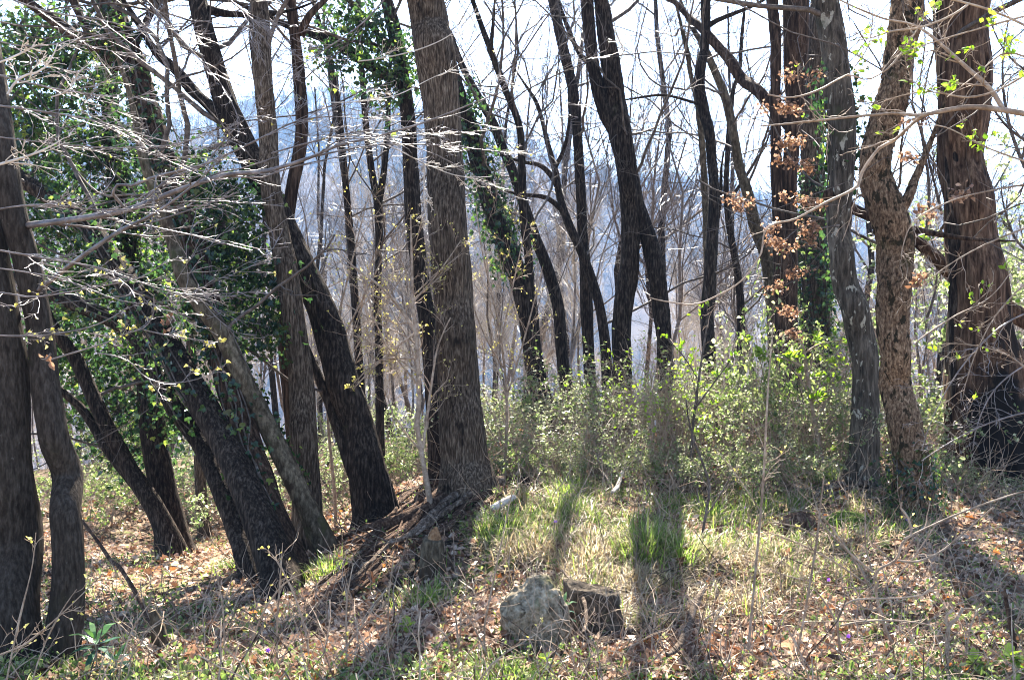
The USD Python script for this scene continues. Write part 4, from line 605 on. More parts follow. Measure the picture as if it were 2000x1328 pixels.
shrub('twiggy_sapling', 'forked sapling with long sideways shoots at the bottom right', 'sapling', [[(1762, 1345, 8), (1752, 1272, 8), (1732, 1235, 8), (1716, 1180, 7), (1710, 1122, 7), (1752, 1090, 6), (1766, 1055, 6), (1790, 1040, 5), (1880, 1000, 5), (1990, 962, 4), (2040, 950, 3)], [(1766, 1052, 7), (1780, 1043, 6), (1772, 1008, 6), (1758, 990, 5), (1762, 980, 3)], [(1754, 1094, 6), (1800, 1094, 6), (1850, 1068, 5), (1900, 1025, 4), (1940, 990, 3)], [(1710, 1122, 6), (1660, 1080, 5), (1612, 1030, 4), (1592, 1000, 3)], [(1716, 1210, 5), (1660, 1212, 4), (1560, 1215, 3)]], 4.9, 'twig_tan', 95, twigs=(4, 3), lens=(.16, .5), flat=.1, up=.2, buds=(.5, .016, 'bud'))
shrub('twiggy_sapling', 'bent sapling with a horizontal shoot left of the bottom right sapling', 'sapling', [[(1652, 1345, 7), (1640, 1260, 7), (1636, 1222, 6), (1652, 1180, 5), (1690, 1169, 5), (1740, 1168, 4), (1800, 1162, 4), (1822, 1150, 3)], [(1636, 1225, 6), (1620, 1190, 5), (1590, 1150, 3)], [(1640, 1222, 5), (1700, 1212, 5), (1790, 1215, 4), (1830, 1225, 2)], [(1800, 1162, 4), (1830, 1140, 4), (1850, 1128, 3)]], 4.8, 'twig_tan', 96, twigs=(4, 3), lens=(.2, .5), flat=.1, up=.2, buds=(.4, .016, 'bud'))
shrub('twiggy_sapling', 'stub topped thick shoot near the bottom right corner', 'sapling', [[(1850, 1345, 10), (1850, 1280, 10), (1852, 1225, 11), (1870, 1205, 9), (1880, 1185, 7)], [(1852, 1225, 8), (1848, 1205, 7), (1860, 1192, 6)], [(1890, 1260, 4), (1905, 1200, 4), (1920, 1185, 3)]], 4.7, 'twig_tan', 97, twigs=(4, 2), lens=(.3, .5), flat=.1, up=.3, buds=(.5, .018, 'bud'))
shrub('twiggy_sapling', 'reddish rotten stake standing at the bottom right corner', 'sapling', [[(1990, 1310, 12), (1978, 1240, 12), (1968, 1190, 10), (1962, 1150, 6)]], 4.9, 'root_wood', 98, twigs=(2,), lens=(.2,))
shrub('twiggy_sapling', 'tall thin straight stem before the brambles right of the S shaped trunk', 'sapling', [[(1452, 1345, 7), (1466, 1220, 7), (1476, 1110, 6), (1486, 1000, 6), (1494, 880, 5), (1500, 760, 4), (1510, 640, 2)], [(1486, 1000, 3), (1440, 930, 3), (1400, 880, 2)]], 4.9, 'twig_tan', 99, twigs=(6, 3), lens=(.14, .5), flat=.1, up=.3, buds=(.4, .014, 'bud'))
shrub('twiggy_sapling', 'slanting thin stem left of the forked bottom right sapling', 'sapling', [[(1540, 1345, 6), (1560, 1260, 6), (1580, 1150, 6), (1596, 1050, 5), (1602, 990, 4), (1610, 930, 2)], [(1596, 1050, 4), (1560, 1030, 4), (1500, 1020, 3)]], 4.8, 'twig_tan', 100, twigs=(6, 3), lens=(.16, .5), flat=.1, up=.2, buds=(.4, .014, 'bud'))
shrub('twiggy_sapling', 'dark wavy stem rising from the grass beside the trunk shadow', 'sapling', [[(1366, 1080, 7), (1376, 1020, 7), (1386, 960, 6), (1378, 920, 6), (1352, 850, 5), (1340, 780, 3)], [(1376, 1010, 4), (1410, 960, 3), (1440, 900, 2)]], 7., 'twig_dark', 101, twigs=(7, 3), lens=(.2, .5), flat=.1, up=.3)
shrub('twiggy_bush', 'bare twiggy bush at the bottom left below the dark leaning cluster', 'bush', [[(545, 1345, 5), (542, 1200, 5), (548, 1120, 4), (552, 1060, 2)], [(480, 1345, 5), (500, 1230, 5), (545, 1150, 4), (590, 1120, 2)], [(600, 1345, 5), (596, 1230, 5), (560, 1130, 4), (530, 1080, 2)], [(440, 1345, 5), (436, 1200, 4), (420, 1110, 2)], [(620, 1345, 5), (700, 1230, 4), (760, 1140, 2)], [(680, 1345, 5), (676, 1200, 4), (690, 1100, 2)]], 4.7, 'twig_tan', 102, twigs=(6, 3), lens=(.22, .5), flat=.1, up=.2, buds=(.5, .016, 'bud'))
shrub('twiggy_bush', 'thin budded shoots in front of the two smooth left stems', 'bush', [[(10, 1345, 5), (40, 1200, 5), (60, 1120, 3), (70, 1040, 2)], [(-20, 1290, 5), (60, 1250, 5), (140, 1180, 3), (200, 1120, 2)], [(60, 1345, 4), (100, 1230, 4), (150, 1150, 2)], [(230, 1345, 4), (250, 1250, 4), (300, 1170, 2)]], 3.9, 'twig_tan', 103, twigs=(5, 3), lens=(.25, .5), flat=.1, up=.2, buds=(.5, .014, 'bud'))
shrub('twiggy_bush', 'thin upright shoots beside the shadow in front of the biggest trunk', 'bush', [[(890, 1345, 5), (894, 1260, 5), (890, 1190, 4), (940, 1165, 2)], [(885, 1345, 5), (880, 1260, 5), (840, 1215, 3)], [(960, 1345, 5), (950, 1200, 5), (975, 1080, 4), (1000, 960, 2)], [(1060, 1345, 5), (1045, 1270, 4), (1060, 1200, 2)], [(760, 1345, 4), (758, 1200, 4), (770, 1080, 2)]], 4.8, 'twig_tan', 104, twigs=(4, 3), lens=(.2, .5), flat=.1, up=.2, buds=(.5, .016, 'bud'))
shrub('twiggy_bush', 'fan of tan shoots rising behind the forked bottom right sapling', 'bush', [[(1700, 1150, 5), (1660, 1080, 5), (1600, 1000, 3), (1560, 960, 2)], [(1690, 1140, 5), (1600, 1080, 4), (1500, 1040, 2)], [(1720, 1150, 4), (1690, 1050, 4), (1690, 960, 2)], [(1730, 1150, 4), (1790, 1080, 3), (1840, 1000, 2)], [(1690, 1150, 4), (1560, 1130, 3), (1450, 1090, 2)]], 6., 'twig_tan', 105, twigs=(6, 4), lens=(.3, .5), flat=.1, up=.2)

# ------------------------------------------------------------------ stones, stump, roots, fallen wood
def rock(name, label, base, dims, seed, mat, rot=0., cat='stone', rough_=.09, cuts=9, group=None, box=False):
    rng = np.random.default_rng(seed); c = unit(np.array([[1, .1, .05], [-1, -.05, .1], [.05, 1, 0], [-.08, -1, .12], [.12, 0, 1], [0, .1, -1], [.8, -.5, .6]])) if box else rvec(rng, cuts); cuts = len(c); m = trimesh.creation.icosphere(subdivisions=5); v = m.vertices.copy(); d = np.ones(len(v))
    lim = rng.uniform(.62, .95, cuts) if not box else np.array([.68, .7, .7, .68, .72, .7, .98]); d = np.min(np.where(v @ c.T > .05, lim[None] / np.maximum(v @ c.T, .05), 9), 1); d = np.minimum(d, 1.05 if not box else 1.22)
    v = v * d[:, None]; n = meshkit.fbm(v * 2.3 + seed, 5, seed) - .5; n2 = meshkit.fbm(v * 9 + seed, 3, seed + 3) - .5; v = v * (1 + rough_ * 2.4 * n + rough_ * .7 * n2)[:, None]
    v = v * np.array(dims) / 2; a = rot; R = np.array([[math.cos(a), -math.sin(a), 0], [math.sin(a), math.cos(a), 0], [0, 0, 1]]); v = v @ R.T
    t = mesh(name, (v, m.faces), mat, smooth=True, local=False); p = stage.GetPrimAtPath(t); UsdGeom.Xformable(p).AddTranslateOp().Set(Gf.Vec3d(*map(float, base))); tag(p, label, cat, group); return t
q = GP([(1048, 1262), (1165, 1245), (1655, 1028), (1558, 1035)])[0]
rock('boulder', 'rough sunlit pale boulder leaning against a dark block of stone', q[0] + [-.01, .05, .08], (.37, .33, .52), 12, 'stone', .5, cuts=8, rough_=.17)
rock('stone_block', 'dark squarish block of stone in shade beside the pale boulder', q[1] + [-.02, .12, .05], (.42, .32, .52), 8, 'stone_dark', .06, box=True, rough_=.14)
rock('mossy_stone', 'small moss covered stone in front of the two touching trunks', q[2] + [0, 0, .02], (.34, .2, .16), 5, 'moss', .1, rough_=.14)
rock('mossy_stone', 'dark earthy lump with roots left of the small mossy stone', q[3] + [0, 0, .02], (.3, .24, .22), 6, 'root_wood', .3, rough_=.16)
def log(name, label, cat, lines, mat, seed, lift=.02, group=None, furrow=.006, flat=None, twigs=None, part='stem', sides=14):
    t = None; rng = np.random.default_rng(seed); st = []
    for ln in lines:
        g, D = GP([(a[0], a[1]) for a in ln]); r = np.array([a[2] for a in ln]) * D / F / 2 * (.92 if name == 'exposed_root' else 1)
        D = np.clip(D, np.median(D) - .9, np.median(D) + .9); g = P([a[0] for a in ln], [a[1] for a in ln], D); zz = ground_z(g[:, 0], g[:, 1]); g[:, 2] = np.maximum(zz + r * .5 + lift, np.minimum(g[:, 2], zz + r + lift + .1))
        if t is None: t = thing(name, label, cat, g[0], group)
        mesh(part, trunk_mesh(g, r, sides, .04, furrow * min(1, r.max() / .02), 60., seed + len(st), 0, .18, .15), mat, t, smooth=True); st.append(polystack(g, r, 14))
    if twigs:
        a, b = grow(np.concatenate([s[0] for s in st]), np.concatenate([s[1] for s in st]), twigs, .35, .7, 7, rng, up=.1, rr=.5, rmin=.002); mesh('twigs', tubes(a, b, 4), mat, t, kind='stuff')
    return t
log('exposed_root', 'gnarled red brown root running left down the bank from the biggest trunk', 'root', [[(1062, 968, 14), (1010, 952, 20), (950, 958, 26), (900, 972, 30), (858, 998, 30), (815, 1025, 26), (760, 1040, 22), (712, 1052, 16), (660, 1070, 8)], [(905, 965, 22), (880, 950, 22), (872, 975, 24), (830, 1010, 20), (805, 1045, 16), (790, 1075, 10)]], 'root_wood', 110, .06, furrow=.016, sides=24)
log('exposed_root', 'grey twisted root below the red brown one, forking towards the bark heap', 'root', [[(985, 938, 18), (935, 972, 20), (880, 1005, 20), (835, 1046, 18), (800, 1075, 14), (762, 1088, 12), (738, 1112, 11), (708, 1142, 9), (664, 1182, 6)], [(930, 985, 14), (868, 1028, 14), (826, 1062, 10), (812, 1072, 7)]], 'dead_wood', 111, .09, furrow=.014, sides=20)
rng = np.random.default_rng(109); rb = []
for k in range(44):
    x0, y0 = rng.uniform(870, 985), rng.uniform(942, 985); l = rng.uniform(90, 260); rb.append([(x0, y0, 6), (x0 - l * .3, y0 + l * .13 + rng.normal(0, 8), rng.uniform(6, 12)), (x0 - l * .65, y0 + l * .36 + rng.normal(0, 12), rng.uniform(4, 9)), (x0 - l, y0 + l * .6 + rng.normal(0, 14), 3)])
log('root_bundle', 'bundle of thin dark roots fanning down the bank between the two thick roots', 'roots', rb, 'root_wood', 109, .05, part='root', sides=7, furrow=0)
log('fallen_branch', 'dark crooked branch lying below the sawn stump', 'branch', [[(880, 1074, 10), (835, 1090, 13), (808, 1112, 14), (803, 1134, 14), (770, 1160, 13), (752, 1182, 11), (728, 1212, 6)], [(835, 1090, 8), (850, 1082, 8), (872, 1072, 6), (905, 1074, 4)]], 'bark_dark', 112, .04)
log('fallen_branch', 'bare grey branch lying along the bank above the bark heap', 'branch', [[(835, 1062, 6), (790, 1068, 8), (750, 1078, 8), (700, 1095, 7), (660, 1125, 6), (610, 1165, 4)], [(700, 1095, 5), (690, 1130, 5), (650, 1160, 3)]], 'dead_wood', 113, .05, twigs=5)
rng = np.random.default_rng(114); hp = []
for k in range(46):
    x0, y0 = rng.uniform(690, 760), rng.uniform(1085, 1135); l = rng.uniform(40, 120); hp.append([(x0, y0, 5), (x0 - l * .5, y0 + l * .42 + rng.normal(0, 6), rng.uniform(4, 9)), (x0 - l, y0 + l * .82 + rng.normal(0, 10), 3)])
log('bark_heap', 'heap of broken bark strips and sticks at the foot of the leaning cluster', 'wood heap', hp, 'root_wood', 114, .03, part='strip', sides=6, furrow=0)
log('fallen_stick', 'thick forked dead stick standing out of the litter, right of the dark block', 'stick', [[(1302, 1338, 10), (1328, 1300, 14), (1346, 1262, 16), (1354, 1225, 16), (1368, 1200, 12), (1380, 1180, 7)], [(1352, 1228, 10), (1346, 1208, 8), (1338, 1196, 5)]], 'dead_wood', 115, .1, sides=12)
log('fallen_stick', 'pale broken stick lying in the trunk shadow right of the boulder', 'stick', [[(1150, 1275, 9), (1190, 1258, 12), (1225, 1246, 14), (1250, 1236, 10), (1275, 1210, 7)]], 'dead_wood', 116, .03)
log('fallen_stick', 'thin bent stick standing before the pale boulder', 'stick', [[(1140, 1320, 7), (1144, 1265, 8), (1134, 1232, 8), (1118, 1206, 7), (1095, 1178, 5)]], 'dead_wood', 117, .2)
log('fallen_stick', 'bleached stick leaning in the brambles left of the trunk shadow', 'stick', [[(1195, 1010, 7), (1205, 990, 8), (1214, 962, 8), (1222, 945, 6), (1238, 925, 4)]], 'twig_pale', 118, .15)
log('fallen_stick', 'pale split board like branch lying in grass right of the roots', 'stick', [[(962, 1010, 14), (985, 998, 16), (1004, 988, 12)]], 'twig_pale', 119, .05)
log('fallen_log', 'short barkless log lying between the brambles and the mossy stone', 'log', [[(1590, 985, 14), (1620, 970, 18), (1648, 962, 16)], [(1600, 990, 6), (1680, 958, 7), (1735, 932, 5)]], 'dead_wood', 120, .05)
log('fallen_stick', 'mossy stick on the leaves in front of the lichen spotted trunk', 'stick', [[(1690, 990, 7), (1702, 970, 9), (1704, 955, 6)], [(1700, 1005, 6), (1720, 1040, 6), (1735, 1062, 4)]], 'bark_pale', 121, .03)
log('fallen_stick', 'curved brown root tip at the bottom right among small green plants', 'stick', [[(1600, 1300, 10), (1640, 1306, 12), (1660, 1322, 12), (1655, 1345, 10)]], 'dead_wood', 122, .04)
log('fallen_stick', 'curved dark root breaking the litter at the bottom centre', 'stick', [[(760, 1290, 8), (800, 1278, 9), (825, 1260, 9), (832, 1240, 6)]], 'dead_wood', 123, .02)
log('fallen_stick', 'grey stick lying along the bottom left slope under the twiggy bush', 'stick', [[(515, 1298, 7), (555, 1276, 9), (580, 1270, 7), (620, 1255, 4)]], 'dead_wood', 124, .02)
t = thing('leaning_stick', 'long reddish dead stick leaning out of the grass on the left slope', 'stick', P(327, 1275, 5.3)); lp = P([160, 186, 215, 236, 262, 290, 312, 327], [1016, 1050, 1092, 1110, 1152, 1205, 1245, 1278], np.linspace(6.6, 5.25, 8)); mesh('stem', trunk_mesh(lp, np.array([6, 7, 8, 8, 9, 10, 11, 11]) * 5.8 / F / 2, 10, .04, .0006, 60, 125, 0, .1), 'root_wood', t, smooth=True)
g = GP([(843, 1128)])[0][0]; t = thing('stump', 'small broken stump with a raw brown top under the grey roots', 'stump', g)
mesh('trunk', trunk_mesh(np.array([g + [0, 0, -.1], g + [0, 0, .08], g + [.005, 0, .2], g + [.01, .0, .25]]), np.array([.1, .075, .07, .062]), 28, .02, .012, 40, 126, .4, .1), 'bark_pale', t, smooth=True); mesh('split_top', trunk_mesh(np.array([g + [.02, 0, .2], g + [.02, 0, .27], g + [.03, 0, .33]]), np.array([.05, .042, .012]), 12, .02, .012, 50, 127, 0, .2), 'wood_end', t)
g = GP([(318, 1270)])[0][0]; t = thing('stump', 'narrow mossy stub beside the long leaning stick on the left slope', 'stump', g)
mesh('trunk', trunk_mesh(np.array([g + [0, 0, -.1], g + [-.02, 0, .1], g + [-.05, 0, .2]]), np.array([.04, .034, .02]), 16, .02, .006, 50, 128, .4, .15), 'bark_pale', t, smooth=True)
# ------------------------------------------------------------------ brambles and other low bushes
def bramble_proto(name, label, cat, seed, h, rad, canes, nl, leaf, mat, loc, group=None, cane_mat='twig_tan', twig_k=3):
    rng = np.random.default_rng(seed); t = thing(name, label, cat, loc, group); o = np.asarray(loc, float)
    az = rng.uniform(0, 6.28, canes); m = 9; u = np.linspace(0, 1, m); rr = rad * rng.uniform(.4, 1.15, canes); hh = h * rng.uniform(.55, 1.15, canes); b = rng.uniform(-.35, .35, (canes, 2)) * rad
    C = np.zeros((canes, m, 3)); arch = u[None] * rr[:, None]; C[..., 0] = b[:, :1] + np.cos(az)[:, None] * arch; C[..., 1] = b[:, 1:] + np.sin(az)[:, None] * arch; C[..., 2] = hh[:, None] * np.sin(u * 2.2)[None] * 1.05
    C += np.cumsum(rng.normal(0, .018, C.shape), 1); R = np.tile(np.linspace(.004, .0016, m), (canes, 1)); k, kr = grow(C, R, twig_k, .45, .8, 6, rng, up=.15, rmin=.0013, wob=.25)
    k2, kr2 = grow(k, kr, 2, .5, .8, 4, rng, up=.1, rmin=.001, wob=.25)
    mesh('canes', join([tubes(C + o, R, 4), tubes(k + o, kr, 3), tubes(k2 + o, kr2, 3)]), cane_mat, t, kind='stuff')
    a, j = rng.integers(0, len(k2), nl), rng.integers(0, 4, nl); a2, j2 = rng.integers(0, len(k), nl), rng.integers(1, 6, nl); w = rng.random(nl) < .65; pos = np.where(w[:, None], k2[a, j], k[a2, j2])
    hgt = np.clip(pos[:, 2] / h, 0, 1); pick = rng.random(nl) < .35 + .65 * hgt; pos = pos[pick]; n = len(pos)
    mesh('leaves', leaves(pos + o + rng.normal(0, .012, (n, 3)), rvec(rng, n, .1), rvec(rng, n, 1.1), leaf * rng.uniform(.5, 1.35, n), LEAF, rng, 1.4, np.clip(rng.random(n) * .8 + .28 * hgt[pick], 0, 1)), mat, t, kind='stuff'); return t
rng = np.random.default_rng(140)
BR = [(1000, 900, 10.4, 'the ivy sleeved leaning trunk', .62), (1090, 880, 10.2, 'the leaning slim trunk', .74), (1180, 870, 10., 'the tall pole trunk', .8), (1260, 890, 9.8, 'the first leg of the S shaped trunk', .78), (1330, 880, 10.6, 'the second leg of the S shaped trunk', .85), (1410, 890, 10., 'the kinked trunk', .88), (1480, 880, 10.4, 'the thin back pole', .98), (1560, 880, 9.8, 'the twin trunks', 1.05), (1630, 890, 10.4, 'the dark ivy sleeved trunk', .95),
      (1040, 930, 9.2, 'the root tip and tallest grass', .55), (1150, 930, 9.1, 'the bleached stick', .6), (1300, 940, 9., 'the trunk shadow on the thicket', .68), (1400, 935, 9.2, 'the dark wavy stem', .75), (1500, 930, 8.8, 'the slanting thin stem', .95), (1590, 925, 9., 'the short barkless log', .9), (1700, 880, 10.8, 'the lichen spotted trunk', .6)]
protos_b = []
for i, (px_, py_, D_, near, s_) in enumerate(BR):
    lab = f'{["pale green", "bright leafed", "tangled", "airy"][i % 4]} bramble bush in the thicket below {near}'; p = P(px_, py_, D_); p[2] = float(ground_z(p[0], p[1])) - .03
    if i < 4: protos_b.append(bramble_proto('bramble_bush', lab, 'bush', 150 + i, [.9, 1.05, .8, 1.1][i], [.7, .55, .85, .6][i], [36, 34, 46, 48][i], [2000, 1100, 2300, 420][i], [.036, .05, .028, .04][i], ['bramble_leaf', 'cover_leaf', 'bramble_leaf', 'young_leaf'][i], p, 'bramble bushes of the thicket')); place(protos_b[-1], p, 0., (1, 1, s_))
    else: copy_of(protos_b[i % 4], p, rng.uniform(0, 6.28), (rng.uniform(.7, 1.05), rng.uniform(.7, 1.05), s_ * rng.uniform(.7, 1.25)), lab, 'bramble bushes of the thicket')
LOWB = [(700, 980, 12., 'left of the foot of the black leaning trunk, farther back'), (780, 960, 12.5, 'between the black leaning trunk and the biggest one'), (820, 930, 14., 'behind the yellow budded slender shrub'), (680, 930, 15., 'seen past the split dead stem'), (200, 1010, 12.5, 'on the meadow right of the smooth stems'), (255, 990, 14., 'beyond the bowed slender stems'), (180, 960, 16., 'farther off beside the smooth left stems'), (290, 960, 16., 'behind the dark upright ivy trunk'), (460, 960, 14., 'in the gap between the leaning trunk and the thin post'), (530, 980, 12., 'left of the straight grey trunk foot'), (120, 1000, 13., 'half hidden by the smooth left stems'), (420, 1000, 13., 'right of the thin straight post trunk'), (760, 900, 16., 'in the far gap left of the biggest trunk'), (220, 930, 19., 'far down the left meadow under the ivy'), (640, 900, 18., 'far back in the gap right of the straight grey trunk'), (330, 930, 19., 'far back beyond the dark upright ivy trunk'), (1870, 930, 9.6, 'left of the massive trunk foot'), (1960, 935, 9., 'in front of the massive trunk foot'), (1900, 880, 11., 'behind the massive trunk'), (1990, 890, 11., 'behind the massive trunk at the frame edge'), (1740, 940, 8.8, 'between the lichen spotted and flaky trunks'), (960, 900, 12., 'right behind the biggest trunk'), (900, 900, 13., 'hidden mostly by the biggest trunk'), (1200, 830, 13.5, 'behind the first leg of the S shaped trunk'), (1350, 830, 13.5, 'behind the second leg of the S shaped trunk'), (1500, 820, 13.5, 'behind the thicket near the thin back pole'), (1080, 830, 13.5, 'behind the leaning slim trunk'), (1650, 830, 13., 'behind the lichen spotted trunk'),
        (1000, 960, 8.75, 'at the front of the thicket by the root tip', .6), (1075, 955, 8.8, 'at the front of the thicket behind the tallest grass', .6), (1140, 958, 8.7, 'at the front of the thicket left of the bleached stick', .55), (1225, 960, 8.7, 'at the front of the thicket in the trunk shadow', .6), (1300, 965, 8.6, 'at the front of the thicket right of the trunk shadow', .65), (1370, 965, 8.6, 'at the front of the thicket left of the dark wavy stem', .6), (1440, 965, 8.5, 'at the front of the thicket right of the dark wavy stem', .65), (1515, 965, 8.4, 'at the front of the thicket by the slanting thin stem', .65), (1570, 960, 8.5, 'at the front of the thicket before the barkless log', .55), (1640, 940, 8.9, 'at the front of the thicket left of the lichen spotted trunk', .6), (1850, 960, 8.3, 'on the leaves right of the flaky trunk foot', .4), (1930, 975, 8., 'on the leaves before the massive trunk', .35)]
low = []
for i, (px_, py_, D_, near, *s_) in enumerate(LOWB):
    p = P(px_, py_, D_); p[2] = float(ground_z(p[0], p[1])) - .03; lab = 'low leafy bush ' + near
    if i < 3: low.append(bramble_proto('low_bush', lab, 'bush', 160 + i, .5, .8, 34, 1700, .036, ['bramble_leaf', 'cover_leaf', 'bramble_leaf'][i], p, 'low leafy bushes of the undergrowth'))
    else: copy_of(low[i % 3], p, rng.uniform(0, 6.28), s_[0] if s_ else rng.uniform(.8, 1.3), lab, 'low leafy bushes of the undergrowth')
bramble_proto('leafy_shrub', 'tall loose green shrub in the gap between the flaky and massive trunks', 'shrub', 170, 2.2, 1.0, 26, 2600, .06, 'bramble_leaf', [*P(1830, 880, 11.5)[:2], float(ground_z(*P(1830, 880, 11.5)[:2]))], None, 'twig_dark')
bramble_proto('leafy_shrub', 'green shrub behind the massive trunk at the right edge', 'shrub', 171, 3.0, 1.3, 30, 2600, .065, 'bramble_leaf', [*P(2010, 880, 12.)[:2], float(ground_z(*P(2010, 880, 12.)[:2]))], None, 'twig_dark')
bramble_proto('leafy_shrub', 'dark green bush at the right of the kinked trunk above the brambles', 'shrub', 172, 1.2, .6, 20, 1400, .05, 'cover_leaf', [*P(1660, 860, 11.)[:2], float(ground_z(*P(1660, 860, 11.)[:2]))], None, 'twig_dark')

# ------------------------------------------------------------------ ground cover: litter, grass, small plants, twigs (stuff), and the single plants that stand out
def wedge(n, r0, r1, rng, a=.66): 
    r = np.exp(rng.uniform(math.log(r0), math.log(r1), n)); th = rng.uniform(-a, a, n); return r * np.sin(th), r * np.cos(th)
def slope_n(x, y, e=.06):
    return unit(np.stack([ground_z(x - e, y) - ground_z(x + e, y), ground_z(x, y - e) - ground_z(x, y + e), np.full(len(x), 2 * e)], 1))
rng = np.random.default_rng(200)
HUMP = GP([(1225, 1045)])[0][0]
def grassiness(x, y):
    d = np.hypot((x - HUMP[0]) / np.where(x < HUMP[0], 1.05, 1.3), (y - HUMP[1]) / 1.15); left = sstep(-.6, -2.4, x) * sstep(13, 7, y) * .55
    clear = 1 - .92 * sstep(-2.1, -1.7, x) * sstep(-.05, -.4, x) * sstep(6.1, 6.5, y) * sstep(9.3, 8.8, y)
    return clear * np.clip(1.0 * np.exp(-d ** 2 * 1.1) * (.35 + 1.3 * sstep(-.1, .16, rough(x, y, .45, 3, 33))) + left * (.4 + 1.2 * rough(x, y, .8, 3, 31) * 2) + 1.1 * (rough(x, y, .7, 3, 30) > .17) * .45 + .5 * sstep(4.9, 4.2, y), 0, 1)
x, y = wedge(60000, 3.2, 17, rng); g = grassiness(x, y); k = rng.random(len(x)) > g * .45; x, y = x[k], y[k]; n = len(x); nz = slope_n(x, y)
r = rng.random(n); big = rng.random(n) < .55
C = np.stack([x, y, ground_z(x, y) + rng.uniform(.0, .035, n)], 1); ax = rvec(rng, n); ax = unit(ax - .75 * (ax * nz).sum(1, keepdims=True) * nz); nm = unit(nz + .65 * rvec(rng, n))
sz = rng.uniform(.03, .074, n) * np.where(np.hypot(x, y) > 9, 1.25, 1.)
tag(stage.GetPrimAtPath(mesh('leaf_litter', join([leaves(C[big], ax[big], nm[big], sz[big] * 1.1, OAK, rng, 1.3, r[big]), leaves(C[~big], ax[~big], nm[~big], sz[~big], LEAF, rng, 2.2, r[~big])]), 'litter_leaf', kind='stuff')), 'dry brown fallen leaves strewn over the woodland floor', 'leaf litter')
# grass: green on the hump, dry hanging tufts on its bank, thin elsewhere
gx, gy = [], []
u, v = rng.uniform(-2.2, 2.2, 60000), rng.uniform(-1.6, 1.5, 60000); x, y = HUMP[0] + u, HUMP[1] + v; k = (rng.random(60000) < grassiness(x, y) ** 1.5 * (.35 + 1.3 * (meshkit.fbm(np.stack([x / .25, y / .25, 0 * x], 1), 2, 41) > .47))) & (u ** 2 / 4.8 + v ** 2 / 2.2 < 1); x, y = x[k], y[k]
bank = sstep(HUMP[1] + .05, HUMP[1] - .45, y); dry = rng.random(len(x)) < .42 + .4 * bank
C = np.stack([x, y, ground_z(x, y) - .01], 1); clump = meshkit.fbm(np.stack([x / .5, y / .5, 0 * x], 1), 3, 43)
A = blades(C[~dry], rng.uniform(.07, .17, (~dry).sum()) * (.5 + 1.1 * clump[~dry]), rng, .5, .0042); B_ = blades(C[dry], rng.uniform(.08, .22, dry.sum()), rng, 1.1, .0035)
tag(stage.GetPrimAtPath(mesh('green_grass', A, 'grass_green', kind='stuff')), 'fresh green grass on the sunny knoll', 'grass')
x, y = wedge(60000, 3.6, 15, rng); g = grassiness(x, y); k = rng.random(len(x)) < g * .55 * (np.hypot(x - HUMP[0], y - HUMP[1]) > 1.2); x, y = x[k], y[k]; C = np.stack([x, y, ground_z(x, y) - .01], 1); d2 = rng.random(len(x)) < .4
tag(stage.GetPrimAtPath(mesh('sparse_grass', blades(C[~d2], rng.uniform(.05, .14, (~d2).sum()), rng, .6, .0036), 'grass_green', kind='stuff')), 'thin short grass coming up through the leaf litter', 'grass')
tag(stage.GetPrimAtPath(mesh('dry_grass', join([B_, blades(C[d2], rng.uniform(.06, .16, d2.sum()), rng, 1., .0032)]), 'grass_dry', kind='stuff')), 'straw coloured dead grass drooping over the bank', 'dry grass')
tufts = [(1110, 975, 'behind the biggest patch of sun on the knoll', .3), (1255, 1080, 'in the trunk shadow on the knoll', .32), (1330, 1090, 'on the sunny side of the trunk shadow', .28), (1150, 1090, 'above the dark block of stone', .22), (1390, 1010, 'under the dark wavy stem', .26), (980, 1040, 'right of the grey root', .26), (830, 1180, 'below the small broken stump', .2), (1245, 1150, 'hanging over the bank by the shadow', .22), (470, 1110, 'at the foot of the leaning cluster', .2), (1620, 940, 'left of the lichen spotted trunk', .3), (1480, 1000, 'beside the slanting thin stem', .26), (1050, 1080, 'on the bank left of the dark block', .2), (645, 1120, 'at the foot of the pale spotted stem', .2), (985, 1340, 'at the bottom edge in the centre', .2)]
for i, (a, b, where, h) in enumerate(tufts):
    q, _ = GP([(a, b)]); n = 260; C = np.repeat(q, n, 0) + rng.normal(0, 1, (n, 3)) * [.09, .09, 0]; C[:, 2] = ground_z(C[:, 0], C[:, 1]) - .01; dr = (C - q)[:, :2] + rng.normal(0, .04, (n, 2)); dr = np.c_[unit(dr), np.zeros(n)]
    t = thing('grass_tuft', f'tuft of long green grass {where}', 'grass tuft', q[0]); mesh('blades', blades(C, h * .8 * rng.uniform(.4, 1.1, n), rng, .55, .0042, dr), 'grass_green' if i % 4 != 3 else 'grass_dry', t, kind='stuff')
# small plants
x, y = wedge(26000, 3.4, 15, rng); dens = np.clip(.12 + 1.9 * rough(x, y, .9, 3, 51) + .35 * sstep(1., 3.5, x) * sstep(9, 6, y) + .5 * sstep(4.9, 4.1, y), .03, 1); k = rng.random(len(x)) < dens; x, y = x[k], y[k]; n = len(x); Q = np.stack([x, y, ground_z(x, y)], 1)
i = np.repeat(np.arange(n), 4); h = rng.uniform(.02, .1, n); C = Q[i] + rng.normal(0, .018, (len(i), 3)) * [1, 1, 0] + np.stack([0 * i, 0 * i, h[i] * rng.uniform(.4, 1.2, len(i))], 1); m = len(i)
st = np.stack([Q, Q + [0, 0, .5] * h[:, None], Q + [0, 0, 1.1] * h[:, None]], 1); 
tag(stage.GetPrimAtPath(mesh('ground_cover', leaves(C, rvec(rng, m, .35), rvec(rng, m, .9), rng.uniform(.014, .042, m), LEAF4, rng, 1.), 'cover_leaf', kind='stuff')), 'small green leaves of creeping plants among the litter', 'ground cover')
